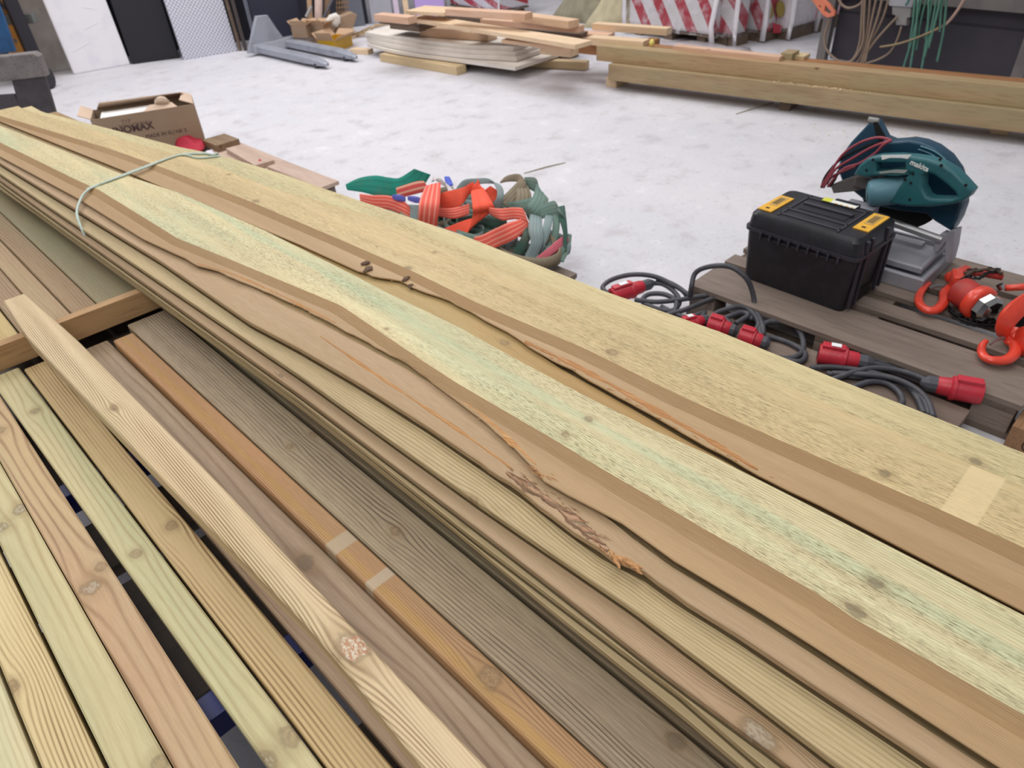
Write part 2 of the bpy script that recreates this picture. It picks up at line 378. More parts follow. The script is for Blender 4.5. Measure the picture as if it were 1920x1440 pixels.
m8 = wood('orange_timber', (174, 132, 92), (160, 126, 92), (108, 76, 48), 240, .7, .02, .3, .05, [kn(920, 1270, .02, 0)],
          marks=[(px(665, 1010, ZD).y-.006, px(665, 1010, ZD).y+.03, .2, .5, (172, 156, 132), .8), (px(712, 1085, ZD).y-.012, px(712, 1085, ZD).y+.012, .2, .5, (176, 160, 138), .8)],
          bands=[(.326, 0, .012, .6, (176, 140, 76))])
m9 = wood('grey_green_timber', (154, 136, 114), (166, 147, 120), (84, 70, 56), 140, .9, .025, .5, .15, [kn(740, 997, .012, 0), kn(586, 815, .010, 0), kn(545, 836, .009, 0), kn(1268, 1392, .014, 3)], gcol=(136, 138, 112))
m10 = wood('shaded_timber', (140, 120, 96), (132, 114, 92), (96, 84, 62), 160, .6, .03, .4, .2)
TB = dict(th=.045)
deckboard(E2(-.285), E2(-.2015), -.9, UE, m0, 'pale smooth timber at the outer edge of the deck, bottom left corner')
deckboard(E2(-.196), E2(-.1325), -.9, UE, m1, 'narrow yellow timber with strong wavy brown grain lines at the deck edge')
deckboard(E2(-.1265), E2(-.0625), -.9, UE, m2, 'pale greenish timber with two white knots beside the pinkish timber')
deckboard(E2(-.0605), E2(.006), -.9, UE, m3, 'pinkish brown timber with one big grey knot, left of the open gap')
deckboard(EL(0, .047, 1.8, .012), EL(0, .094, 2.04, .0765), -.9, UE, m4, 'light green-tinted timber, right of the open gap in the deck')
deckboard(EL(0, .0975, 2.04, .083), EL(0, .163, 2.0, .146), -.9, 2.012, m5, 'golden timber with bold brown stripes, left of the raised loose timber')
z6 = lambda u: .650 + (.0645)*max(0, min(1, (u-.0)/2.0))
deckboard(edge([(10, 573), (53, 640), (333, 927), (600, 1190), (800, 1440)], .69), edge([(47, 560), (143, 640), (447, 940), (723, 1233), (930, 1440)], .69), -.9, 2.2, m6,
          'loose pale timber with large reddish knot lying on top across the batten', th=.042, zfun=lambda u: .652+.0605*max(0, min(1.1, u/2.05)), group=None)
deckboard(E2(.172), EL(.3, .3155, 1.93, .298), -.9, 2.03, m7, 'brownish grey timber with a dark hollow knot, under the raised loose timber', zt=.578, th=.023)
deckboard(EL(.3, .3165, 1.97, .3005), EL(.3, .3655, 1.9, .356), -.9, 1.97, m8, 'orange brown timber with two pale cross marks on its top', th=.045)
deckboard(EL(.3, .3685, 1.9, .3605), EL(0, .478, 2.02, .473), -.9, 2.026, m9, 'wide grey-green timber nearest the shadow of the board stack')
for k in range(5):
    deckboard(E2(.486+k*.136), E2(.612+k*.136), -.9, (4.0, 3.9, 3.0, 2.3, 1.1)[k], m10, 'timber in the deck lying in shadow below the tied board stack', group='deck timbers under the stack', zt=.595, th=.04)
# deck beyond the batten
f1 = wood('far_grey_green', (158, 144, 112), (150, 138, 110), (110, 94, 68), 120, .5, .03, .3, .4, [kn(100, 410, .012)], gcol=(146, 148, 118))
f2 = wood('far_brown', (156, 130, 100), (148, 124, 98), (104, 80, 56), 110, .6, .04, .3, .1, [kn(75, 545, .012)])
f3 = wood('far_brown_b', (164, 138, 108), (172, 150, 116), (116, 90, 60), 90, .5, .04, .3, .1)
f5 = wood('far_yellow', (190, 164, 114), (182, 158, 110), (124, 94, 56), 170, .7, .02, .3, .1)
U2 = 2.155
for (a, b, mt, lb, zz) in ((.346, .482, f1, 'grey-green timber behind the cross batten, partly under the board stack', .6), (.272, .3425, f2, 'brown timber with dark side grain behind the cross batten', .6),
                       (.206, .270, f3, 'light brown timber behind the cross batten, between two darker ones', .594), (.13, .202, f2, 'pinkish brown timber behind the cross batten above the raised loose timber', .6),
                       (.055, .125, f5, 'yellow timber behind the cross batten at the left picture edge', .6)):
    deckboard(E2(a), E2(b), U2, 4.2, mt, lb, zt=zz, th=.045 if zz == .6 else .039, group='timbers of the deck beyond the cross batten')
# cross battens
bm_ = timber_mat('batten_wood', (178, 144, 104), (128, 92, 58))
def batten(a, b, name, label, parent=None):
    o = bar(name, a, b, .032, .068, bm_, away=1, bevel=.002); tag(o, label, 'batten'); return o
batten((-.34, 2.05, .668), (1.02, 2.05, .668), 'batten', 'brown batten on edge across the deck, carrying the tied board stack')
o = bar('batten', (.42, -.5, .668), (1.12, -.5, .668), .05, .068, bm_); tag(o, 'hidden batten under the near end of the tied board stack', 'batten', 'battens out of view under the stack')
o = bar('batten', (.40, 3.95, .668), (.74, 3.95, .668), .05, .068, bm_); tag(o, 'hidden batten under the near end of the tied board stack', 'batten', 'battens out of view under the stack')
# stand under the deck: blue steel crossbars, old grey boards
blue = plain('blue_steel', (24, 32, 96), .4, .1, .5, .3, 9.0)
oldw = timber_mat('old_grey_boards', (84, 74, 66), (52, 44, 40))
st = empty('steel_stand', (.4, 1.2, 0), 'blue steel stand with crossbars seen through the gap between timbers', 'stand')
for uu in (-.6, .18, .79, 1.50, 2.6, 3.6): MB().box(((.42 if uu < 2 else .22), uu, .5275), ((1.40 if uu < 2 else 1.0), .05, .053)).build('crossbar', blue, st, bevel=.003)
for x, Lr in ((-.24, 4.6), (.98, 2.6)):
    MB().box((x, -.9+Lr/2, .47), (.06, Lr, .06)).build('side_rail', blue, st, bevel=.004)
    for uu in (-.8, 1.5, 3.6)[:(3 if x < 0 else 2)]: MB().box((x, uu, .22), (.06, .06, .44)).build('leg', blue, st, bevel=.004)
for (a, b) in ((-.15, .62), (.86, 1.2), (1.26, 1.42), (1.58, 2.4)):
    o = MB().box((.42, 0, 0), ((b-a), 1.2, .03)).build('t', oldw); me = o.data; bpy.data.objects.remove(o)
    me.transform(Matrix.Rotation(math.pi/2, 4, 'Z')); me.transform(Matrix.Translation((.42, (a+b)/2-.42, .485)))
    o = bpy.data.objects.new('shelf_board', me); COL.objects.link(o); o.parent = st; o.matrix_parent_inverse = Matrix.Translation(st.location).inverted()

# ================================================================== tied stack of rebated cladding boards
TZ = .79; LT = .0195
def cladding(Rw, Fw, Lw, u0, u1, zt, mats, label, jag=None, group='tied cladding boards with split edges', lip=.010, du=.025, name='cladding_board', groove=None):
    N_ = int((u1-u0)/du); rings = []; uvs = []; th = LT
    for i in range(N_+1):
        u = u0+(u1-u0)*i/N_; R_, F_, L_ = Rw(u), Fw(u), Lw(u); z = zt
        if jag: L_ += jag(u)
        L_ = min(L_, F_-.003); gap = F_-L_; bw = min(.024, gap-.002); dz = lip*bw/.024
        e = .0018
        rc = L_+.03; lt = max(.004, th-dz-.0045)
        prf = [(R_-e, z), (F_, z), (F_-bw, z-dz), (L_+e, z-dz-.0006), (L_, z-dz-.002), (L_+.0006, z-dz-lt), (rc, z-dz-lt-.001), (rc, z-th), (R_, z-th), (R_, z-e)]
        if groove:
            g = min(groove(u), R_-.01); t = 0 if g > F_-.001 else 1
            zi = z-.0165*t; prf[0] = (R_-e, zi); prf[9-1] = (R_, z-th); prf[9] = (R_, zi-e if t else z-e)
            prf[1] = (g if t else F_, zi)
            prf[2] = (g-.0015 if t else F_-bw, z-dz)
        rings.append([(a, u, b) for a, b in prf])
        uvs.append([(u, R_), (u, F_), (u, F_-bw-.002), (u, L_), (u, L_-.003), (u, L_-.006), (u, L_-.05), (u, L_-.06), (u, R_+.02), (u, R_+.001)])
    mb = MB(); mb.loft(rings)
    o = loft_uv(name, mb, uvs, mats, None, mis=[0, len(mats)-1, 1, 1, 1, 1, 1, 1, 0, 0])
    return tag(o, label, 'board', group)
def jagger(zones, seed):
    rr = random.Random(seed); tab = [rr.uniform(-1, 1) for _ in range(4000)]
    def f(u):
        s = 0
        for (a, b, amp) in zones:
            if a < u < b:
                k = (u+2)*90; i = int(k); t = k-i; k2 = (u+2)*25; j = int(k2); t2 = k2-j
                s += amp*((tab[i]*(1-t)+tab[i+1]*t)*.5+(tab[j+900]*(1-t2)+tab[j+901]*t2)*.8)
        return s
    return f
E1 = [(80, 210), (200, 240), (333, 275), (408, 290), (433, 297), (533, 327), (600, 351), (871, 442), (1120, 541), (1350, 622), (1580, 715), (1690, 757), (1897, 840)]
SEAM = [(50, 207), (251, 266), (348, 294), (407, 312), (503, 350)]
e1 = edge(E1, TZ-.002)
seam0 = edge(SEAM, TZ); seam = lambda u: interp(u, [-1, .1, 1.6, 2.2], [1.068, 1.0635, 1.052, seam0(2.25)]) if u < 2.2 else seam0(u)
F2 = edge([(0, 217), (110, 250), (200, 277), (300, 312), (467, 377), (640, 450), (777, 510), (893, 567), (1100, 655), (1275, 742), (1450, 820), (1773, 960), (1920, 1027)], TZ)
L3 = edge([(0, 227), (233, 320), (400, 390), (560, 457), (672, 508), (692, 512), (700, 518), (747, 524), (773, 538), (837, 560), (893, 590), (960, 627), (987, 647), (1080, 697), (1193, 760), (1293, 818), (1367, 857), (1433, 897), (1540, 947), (1920, 1145)], TZ-.010)
R4 = edge([(0, 235), (133, 287), (220, 323), (333, 360), (500, 433), (640, 503), (727, 548), (860, 612), (980, 679), (1100, 742), (1220, 802), (1340, 856), (1540, 957), (1920, 1152)], TZ)
F5 = edge([(0, 267), (143, 337), (187, 357), (333, 447), (433, 487), (640, 573), (793, 677), (860, 720), (942, 768), (1035, 822), (1110, 868), (1217, 930), (1300, 980), (1540, 1117), (1597, 1157), (1920, 1340)], TZ)
L6 = edge([(0, 293), (143, 370), (267, 447), (360, 490), (367, 496), (410, 508), (467, 533), (560, 573), (643, 617), (767, 683), (893, 777), (960, 835), (1003, 877), (1010, 897), (1167, 980), (1264, 1050), (1425, 1146), (1540, 1219), (1880, 1440)], TZ-.010)
# lower layers: outer lip edges
L2 = edge([(0, 305), (300, 488), (467, 603), (560, 652), (680, 722), (800, 798), (920, 880), (985, 925), (1060, 984), (1133, 1035), (1207, 1072), (1269, 1117), (1378, 1184), (1540, 1292), (1700, 1397)], TZ-.0235)
L3b = edge([(0, 325), (560, 702), (900, 945), (1186, 1140), (1423, 1319), (1570, 1432)], TZ-.0435)
L4b = edge([(0, 337), (560, 737), (900, 993), (1040, 1101), (1248, 1264), (1457, 1418)], TZ-.0640)
L5b = edge([(0, 345), (560, 749), (900, 1017), (1040, 1123), (1274, 1300), (1418, 1425)], TZ-.0840)
L6b = edge([(0, 353), (180, 477), (403, 635), (640, 820), (813, 960), (1040, 1148), (1280, 1340), (1378, 1424)], TZ-.1045)
GC = (182, 194, 158)
K = lambda x, y, r, k=0: kn(x, y, r, k, TZ)
face1 = wood('green_sawn_face', (216, 200, 156), (206, 194, 154), (132, 112, 74), 210, .5, .015, .7, .6, [K(1645, 1093, .010, 3), K(1060, 815, .008), K(1605, 1145, .012, 3), K(725, 617, .006), K(1105, 785, .008)],
             gcol=GC, fuzz=.9, bands=[(px(950, 700, TZ).x - .0*1, 0, .020, .55, (182, 198, 162)), (.70, .0, .012, .35, (226, 222, 180))])
face0 = wood('green_outer_face', (208, 190, 144), (202, 186, 142), (132, 110, 70), 220, .45, .015, .65, .3, [K(1828, 865, .010, 3)], gcol=(186, 190, 150), fuzz=.75)
faceR = wood('tan_sawn_face', (206, 182, 136), (198, 176, 132), (128, 102, 64), 230, .5, .015, .65, .15, [K(1148, 660, .012), K(1658, 888, .010, 3), K(815, 473, .006), K(430, 327, .008), K(480, 377, .010), K(765, 503, .010, 3)],
             gcol=(182, 186, 146), fuzz=.75, marks=[(.043, .092, .926, 1.0625, (214, 192, 148), .75)])
lipA = wood('brown_planed_lip', (168, 137, 100), (176, 147, 110), (116, 88, 58), 330, .6, .01, .25, .0, [], rough=.55)
bevA = wood('shaded_brown_bevel', (156, 124, 84), (160, 130, 92), (108, 80, 50), 330, .6, .01, .25, .0, [], rough=.6)  # darker than the lip: shade of the tilted bevel put into its colour
lipB = wood('pinkish_planed_lip', (176, 147, 116), (172, 146, 112), (118, 88, 60), 300, .5, .02, .35, .05, [], rough=.6)
lipG = wood('greenish_planed_lip', (182, 162, 122), (172, 152, 116), (116, 94, 62), 200, .6, .035, .45, .12, [K(880, 905, .01)], gcol=(150, 152, 112), bands=[])
lipG2 = wood('brown_grained_lip', (174, 148, 116), (166, 138, 108), (108, 80, 52), 280, .9, .02, .35, .1, [kn(1425, 1375, .024, 1, .73), kn(530, 700, .010, 3, .73)], gcol=(140, 150, 118))
U0, U1 = -.9, 4.12
cladding(e1, lambda u: seam(u)+.0015, lambda u: seam(u)-.02, U0, 4.16, TZ-.001, [face0, face0], 'outermost green-tinted cladding board along the far edge of the stack top', du=.05)
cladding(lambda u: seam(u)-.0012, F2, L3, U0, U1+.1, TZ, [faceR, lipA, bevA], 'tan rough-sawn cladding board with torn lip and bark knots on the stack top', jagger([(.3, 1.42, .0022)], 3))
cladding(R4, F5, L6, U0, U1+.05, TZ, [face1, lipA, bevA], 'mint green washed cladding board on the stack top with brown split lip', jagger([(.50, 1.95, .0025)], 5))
f2n = wood('second_layer_face', (158, 130, 90), (150, 126, 90), (104, 80, 52), 240, .5, .02, .5, .12, [K(905, 815, .01)], gcol=(150, 158, 122), fuzz=.2)
inner = lambda L, d: (lambda u: L(u)+d)
cladding(lambda u: .742, lambda u: L2(u)+.09, lambda u: L2(u), U0, U1, TZ-.0202, [f2n, lipB], 'cladding board second from top in the left column, pinkish lip with splintered edge', jagger([(.28, .72, .003)], 9), lip=.0025, groove=lambda u: L6(u)-.002+max(0, u-.42)*.2 if u < .8 else 9)
cladding(lambda u: .74, inner(L3b, .075), L3b, U0, U1-.04, TZ-.0404, [f2n, lipG], 'greenish cladding board edge third from top in the left column', lip=.0025, groove=lambda u: L2(u)+.001)
cladding(lambda u: .74, inner(L4b, .07), L4b, U0, U1-.07, TZ-.0606, [f2n, lipG2], 'brown grained cladding board edge fourth from top with a green-grey knot', lip=.0025, groove=lambda u: L3b(u)+.002)
cladding(lambda u: .74, inner(L5b, .07), L5b, U0, U1-.02, TZ-.0808, [f2n, lipG], 'thin cladding board edge second from the bottom of the left column', lip=.0025, groove=lambda u: L4b(u)+.002)
cladding(lambda u: .74, inner(L6b, .07), L6b, U0, U1-.05, TZ-.101, [f2n, lipG], 'lowest cladding board of the left column, just above the dark gap', lip=.0025, groove=lambda u: L5b(u)+.002)
cladding(lambda u: min(1.14, e1(u)-.015), lambda u: .93 - .045*max(0, u-2.2), lambda u: .748 - .04*max(0, u-2.0), U0, U1, TZ-.0202, [f2n, wood('lower_tan_lip', (168, 136, 88), (176, 146, 96), (122, 94, 56), 200, .5, .03, .3, .1, [kn(960, 640, .012, 0, .76)])],
         'brown cladding board seen through the torn lip of the tan board', lip=.001, groove=lambda u: L3(u)-.001+max(0, u-.78)*.1 if u < 1.15 else 9)
for k in range(4):
    cladding(lambda u, k=k: min(1.13, e1(u)-.02)-.006*k, lambda u: .93 - .045*max(0, u-2.2), lambda u: .748-.04*max(0, u-2.0), U0, U1-.03*k, TZ-.0404-.0202*k, [f2n, lipG], 'cladding board in the lower layers of the far column of the stack',
             group='lower cladding boards of the far column', du=.2)
# bark knots and splinters (loose-fibre details)
bark = plain('bark', (126, 104, 88), .9, 0, .2, .6, 300.0, (70, 54, 44), .8)
raw = wood('raw_torn_wood', (186, 136, 82), (170, 118, 70), (104, 66, 36), 500, .6, .01, .6, 0)
raw2 = plain('raw_splinter', (188, 142, 98), .8, 0, .2, .5, 200.0, (128, 84, 50))
def chunk(name, c, ax, L, w, h, mat, seed, label, parent=None):
    rr = random.Random(seed); ax = Vector(ax).normalized(); sd = ax.cross(ZU).normalized(); rings = []
    for i in range(9):
        t = i/8; s = math.sin(math.pi*(.08+.84*t)); p = Vector(c)+ax*(t-.5)*L+sd*rr.uniform(-1, 1)*w*.15
        rings.append([p+(sd*math.cos(a)*w*.5+ZU*math.sin(a)*h*.5)*s*rr.uniform(.6, 1.25) for a in [k*math.pi/4 for k in range(8)]])
    return MB().loft(rings).build(name, mat, parent)
def top(o_label):
    for o in COL.objects:
        if o.get('label') == o_label: return o
tb = top('tan rough-sawn cladding board with torn lip and bark knots on the stack top')
gb = top('mint green washed cladding board on the stack top with brown split lip')
sb = top('cladding board second from top in the left column, pinkish lip with splintered edge')
def childof(o, p): o.parent = p; return o
q = px(690, 505, TZ-.008); childof(chunk('bark_knot', q, (1, .35, 0), .035, .020, .014, bark, 1, None), tb)['label'] = 'grey bark knot at the torn lip'
q = px(685, 493, TZ-.006); childof(chunk('bark_knot', q, (.9, -.5, 0), .026, .016, .010, bark, 2, None), tb)
q = px(762, 523, TZ-.008); childof(chunk('bark_knot', q, (1, .1, 0), .030, .012, .012, bark, 3, None), tb)
q = px(770, 536, TZ-.012); childof(chunk('bark_knot', q, (.5, .8, 0), .020, .014, .010, bark, 4, None), tb)
def splinters(parent, path, zz, nn, seed, mat, lo=.008, hi=.035, spread=.004, dirv=None):
    rr = random.Random(seed); mb = MB()
    for i in range(nn):
        t = rr.random()*(len(path)-1); k = int(t); a = Vector(path[k]).lerp(Vector(path[min(k+1, len(path)-1)]), t-k)
        p = px(a[0], a[1], zz+rr.uniform(-.004, .001)); p.x += rr.uniform(-1, 1)*spread; p.z -= .001
        d = Vector((rr.uniform(-.35, .25), rr.choice((-1, 1)), rr.uniform(-.15, .22))).normalized()
        L = rr.uniform(lo, hi); b = p+d*L
        s = Vector((rr.uniform(.0003, .0010), 0, 0)); h = Vector((0, 0, rr.uniform(.0003, .0008)))
        mb.add([p-s-h, p+s-h, p+s+h, p-s+h, b], [(0, 1, 2, 3), (0, 1, 4), (1, 2, 4), (2, 3, 4), (3, 0, 4)])
    o = mb.build('torn_fibres', mat, None); o.parent = parent; o['kind'] = 'stuff'; return o
V2 = lambda *a: [Vector((x, y)) for x, y in a]
splinters(tb, V2((990, 645), (1080, 694), (1190, 757), (1290, 812), (1360, 850), (1440, 893)), TZ-.0095, 60, 1, raw2, .006, .022, .003)
splinters(tb, V2((700, 516), (770, 532), (840, 560)), TZ-.010, 30, 2, raw2, .004, .012)
splinters(gb, V2((365, 494), (410, 508), (460, 528), (540, 565), (620, 605)), TZ-.012, 40, 3, raw2, .004, .012, .002)
splinters(gb, V2((800, 705), (893, 775), (960, 833), (1003, 877)), TZ-.012, 60, 4, raw2, .004, .016, .003)
splinters(gb, V2((1003, 877), (1010, 890), (1040, 895)), TZ-.010, 40, 5, raw2, .008, .03, .004)
splinters(sb, V2((540, 595), (610, 640), (720, 712), (860, 808), (950, 880)), TZ-.0232, 50, 6, raw2, .004, .012, .0015)
splinters(sb, V2((955, 885), (1010, 915), (1070, 957), (1130, 1015)), TZ-.0212, 160, 17, plain('raw_splinter_b', (160, 122, 96), .85, 0, .2, .5, 200.0, (104, 74, 54)), .006, .02, .009)
splinters(sb, V2((950, 885), (1010, 920), (1070, 965), (1120, 1010), (1135, 1030)), TZ-.0235, 120, 7, raw2, .005, .018, .006)
splinters(sb, V2((1135, 1030), (1150, 1045), (1190, 1062), (1205, 1068)), TZ-.022, 50, 8, raw2, .006, .018, .004)
for (a, b, ax, L, w_, h_, sd) in ((1152, 1048, (.5, 1, 0), .038, .010, .010, 11), (1175, 1052, (-.2, 1, 0), .045, .012, .010, 12), (1190, 1062, (.2, 1, 0), .035, .008, .008, 13)):
    childof(chunk('splinter', px(a, b, TZ-.0235), ax, L, w_, h_, raw2, sd, None), sb)
# raised raw strips along the cracks
def strip(parent, pix, zz, w0, seed, mat):
    rr = random.Random(seed); pts = [px(x, y, zz) for x, y in pix]; pts = spline([tuple(p) for p in pts], 10); rings = []; uvs = []
    for i, p in enumerate(pts):
        t = i/(len(pts)-1); k = math.sin(math.pi*min(1, max(0, .05+.9*t)))**.5; hw = w0*k*(1+.35*math.sin(i*.37+seed)+.22*math.sin(i*.9)+.12*math.sin(i*2.3+1))*rr.uniform(.92, 1.05)
        rings.append([p+Vector((-hw, 0, -.0015)), p+Vector((hw*.8, 0, -.0015)), p+Vector((hw*.5, 0, .0009*rr.uniform(.5, 1.3))), p+Vector((-hw*.5, 0, .0004))])
        uvs.append([(p.y, p.x-hw), (p.y, p.x+hw), (p.y, p.x+.003), (p.y, p.x)])
    mb = MB(); mb.loft(rings); o = loft_uv('torn_edge', mb, uvs, mat); o.parent = parent; o['label'] = 'raw orange torn wood along the crack'; return o
strip(tb, [(985, 640), (1030, 662), (1090, 690), (1180, 740), (1260, 785), (1340, 830), (1420, 880)], TZ-.0095, .008, 1, raw)
strip(gb, [(370, 494), (430, 512), (490, 537), (560, 570), (630, 606)], TZ-.0105, .005, 2, raw)
strip(gb, [(780, 690), (840, 730), (900, 775), (960, 828), (1005, 872)], TZ-.0105, .006, 3, raw)
strip(sb, [(600, 630), (680, 685), (780, 752), (860, 806), (960, 878)], TZ-.0225, .005, 4, raw)
strip(sb, [(950, 885), (1000, 918), (1060, 960), (1110, 1003), (1140, 1032)], TZ-.0222, .011, 5, wood('splintered_pinkish', (168, 130, 104), (158, 118, 88), (88, 62, 44), 260, .9, .03, .95, 0, fuzz=.9, bump=1.0))
# twine round the stack
twm = plain('grey_green_twine', (186, 200, 190), .6, 0, .3, .4, 60.0)
tw = [px(186, 482, .672)+Vector((.02, 0, 0)), px(181, 471, .680)+Vector((-.006, 0, 0)), px(172, 455, .702)+Vector((-.008, 0, 0)), px(158, 424, .750)+Vector((-.010, 0, 0)), px(149, 397, .775)+Vector((-.008, 0, 0)), px(152, 372, .789), px(163, 358, .7925), px(180, 349, .7925), px(253, 320, .7925), px(333, 292, .7925), px(380, 288, .7925), px(400, 290, .7925), Vector((e1(2.66)+.004, 2.66, .785)), Vector((e1(2.66)+.003, 2.65, .70)), Vector((e1(2.66)-.02, 2.65, .668))]
tw2 = [px(163, 358, .790)+Vector((.004, .016, 0)), px(180, 350, .794)+Vector((.004, .012, 0)), px(258, 321, .794)+Vector((0, .006, 0)), px(335, 291, .794), px(372, 296, .7925), px(408, 293, .7925), Vector((e1(2.63)+.005, 2.63, .78))]
mt_ = MB(); mt_.tube(spline([tuple(p) for p in tw], 6), .0042, 8)
o = mt_.build('twine', twm, smooth=True); tag(o, 'pale grey-green twine tied round the stack of cladding boards', 'string')
o2 = MB().tube(spline([tuple(p) for p in tw2], 6), .0036, 8).build('strand', twm, o, smooth=True)

# ================================================================== helpers for things that stand further off
def pixloops(loops, p0, nrm):
    """outline seen in the photo laid on an upright plane through p0; returns frame and metric loops"""
    nrm = Vector(nrm).normalized(); X = Vector((-nrm.y, nrm.x, 0)).normalized(); M = frame(p0, X, ZU); Mi = M.inverted()
    return M, [[tuple((Mi @ pw(x, y, p0, nrm))[:2]) for x, y in lp] for lp in loops]
def pixplate(name, loops, p0, nrm, thk, mat, parent=None, bevel=.004):
    M, L = pixloops(loops, p0, nrm); return plate(name, L, thk, mat, M, parent, bevel)
def rib(name, pts, mat, label=None, cat='sling', group=None, th=.006, parent=None, sub=6):
    """webbing: (x, y, z, dx, dy) centre in the photo at height z with its across-width"""
    C_, S_ = [], []
    for x, y, z, dx, dy in pts:
        if group == 'lifting slings in the heap' or cat == 'tag': z = .17+(z-.15)*1.35
        p = px(x, y, z); t = (p-EYE).dot(CF); C_.append(p); S_.append((CR*dx+CD*dy)*t/FPX*(1.12 if cat == 'sling' else 1))
    Cs = spline([tuple(p) for p in C_], sub); Ss = spline([tuple(p) for p in S_], sub); rings = []
    for i, (p, s_) in enumerate(zip(Cs, Ss)):
        t = (Cs[min(i+1, len(Cs)-1)]-Cs[max(i-1, 0)]).normalized(); nn = t.cross(s_).normalized() if t.cross(s_).length > 1e-6 else ZU
        if nn.dot(EYE-p) < 0: nn = -nn
        k = [(-.5, 0), (-.44, 1), (-.15, 1.35), (.15, 1.35), (.44, 1), (.5, 0), (.44, -1), (-.44, -1)]
        rings.append([p+s_*a+nn*b*th/2 for a, b in k])
    mb = MB(); mb.loft(rings)
    uvs = [[(i*.01, a) for a, b in k] for i in range(len(rings))]
    o = loft_uv(name, mb, uvs, mat, parent)
    for pl in o.data.polygons: pl.use_smooth = True
    o.data.set_sharp_from_angle(angle=.9)
    return tag(o, label, cat if label else None, group)

# ================================================================== workshop wall side
white_film = plain('white_film', (232, 228, 232), .35, 0, .5, .25, 4.0, (206, 202, 216), .4, coat=.3)
def lean(name, a, b, h, thk, mat, label, cat, ang=.13, lift=0.0, parts=None, bevel=.01):
    a, b = px(*a, lift), px(*b, lift); X = (b-a).normalized(); nrm = Vector((-X.y, X.x, 0)); nrm = nrm if nrm.dot(a) > 0 else -nrm
    Zt = (ZU*math.cos(ang)+nrm*math.sin(ang)); Yt = (nrm*math.cos(ang)-ZU*math.sin(ang))
    M = Matrix((X, Yt, Zt)).transposed().to_4x4(); M.translation = (a+b)/2 + Zt*h/2 + Yt*thk/2
    L = (b-a).length; o = MB().box((0, 0, 0), (L, thk, h)).build(name, mat, None, bevel=bevel); o.matrix_world = M
    return tag(o, label, cat), M, L
o, M, L = lean('wrapped_panel', (139, 140), (245, 121), 2.3, .10, white_film, 'white panel wrapped in crinkled film leaning on the wall', 'panel', bevel=.02)
for i, (x, z, w_, h_) in enumerate(((.1, -.55, .12, .012), (.05, -.72, .16, .01), (.12, -.4, .1, .01), (-.12, -.9, .2, .012), (.14, -.2, .14, .01))):
    s_ = MB().box(M @ Vector((x, -.050, z)), (w_, .006, h_*.6), M=(M.to_3x3() @ Matrix.Rotation(.3*(-1)**i, 3, 'Y'))).build('film_crease', white_film, None, bevel=.002); s_.parent = o; s_.matrix_parent_inverse = o.matrix_world.inverted()
lean('black_panel', (248, 121), (337, 109), 2.3, .06, plain('black_panel', (34, 32, 40), .45, 0, .4, .3, 3.0), 'black sheet panel leaning between the white and the foil panel', 'panel')
n = NT('foil', .3, .45, .5); X_, Y_, Z_ = n.sep(n.oc())
g_ = n.M('MULTIPLY', n.M('SINE', n.M('MULTIPLY', X_, 145.0)), n.M('SINE', n.M('MULTIPLY', Z_, 145.0)))
foil = n.col(n.mix(n.sm(g_, -.2, .6), srgb((222, 222, 232)), srgb((168, 168, 182)))); n.bump(g_, .4, .004)
lean('foil_panel', (345, 113), (446, 96), 2.3, .07, foil, 'silver dimpled foil insulation panel leaning on the wall', 'panel')
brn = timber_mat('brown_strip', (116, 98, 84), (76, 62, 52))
lean('wooden_strip', (449, 96), (455, 95), 2.3, .03, brn, 'thin brown wooden strip leaning beside the foil panel', 'strip', ang=.10)
lean('wooden_strip', (458, 96), (465, 95), 2.2, .02, plain('dark_strip', (70, 62, 60), .6), 'dark narrow strip leaning right of the brown strip', 'strip', ang=.10)
o, M, L = lean('dark_board', (489, 90), (575, 76), 2.2, .02, plain('navy_board', (44, 46, 62), .5, 0, .4, .2, 3.0), 'large dark navy board standing behind the pallet truck', 'board', ang=.08)
lean('grey_strip', (478, 90), (486, 89), 2.2, .02, plain('grey_strip', (108, 112, 124), .5), 'grey metal strip in front of the dark navy board', 'strip', ang=.05)
# steel post near the left edge and the cable reel rack
blk = plain('black_steel', (48, 46, 52), .5, .2, .4, .3, 8.0)
o = MB().box(px(84, 152, 0)+ZU*1.2, (.12, .12, 2.4)).build('rack_post', blk, bevel=.006); tag(o, 'black steel post beside the blue reel rack', 'post')
rk = empty('reel_rack', px(20, 150, 0), 'blue steel rack with orange cable reels at the left edge', 'rack')
rb = plain('rack_blue', (44, 88, 132), .5, .1, .4, .4, 6.0, (30, 44, 70)); orr = plain('reel_orange', (214, 152, 74), .55, 0, .4, .25, 8.0, (150, 96, 40))
pR = pw(8, 60, px(20, 150, 0), (.54, .6, 0))
pixplate('side_plate', [[(-60, -40), (-6, 0), (4, 20), (30, 96), (-60, 110)]], px(20, 150, 0)+Vector((-.32, -.36, 0)), (.54, .6, 0), .03, rb, rk)
def reel(c, r, wd_, ax, parent):
    ax = Vector(ax).normalized(); o = None
    for k in (-1, 1):
        mb = MB(); mb.lathe(c+ax*(k*wd_/2-.008), ax, [(r*.55, 0), (r, 0), (r, .016), (r*.55, .016)], 36)
        o = mb.build('flange', orr, parent, smooth=True, angle=.6)
    MB().lathe(c-ax*wd_/2, ax, [(r*.5, 0), (r*.5, wd_)], 28).build('drum', plain('reel_drum', (50, 40, 36), .7), parent, smooth=True, angle=.6)
    MB().lathe(c-ax*(wd_/2+.03), ax, [(.02, 0), (.02, wd_+.06)], 10).build('axle', plain('axle_steel', (150, 152, 156), .4, .6), parent, smooth=True, angle=.6)
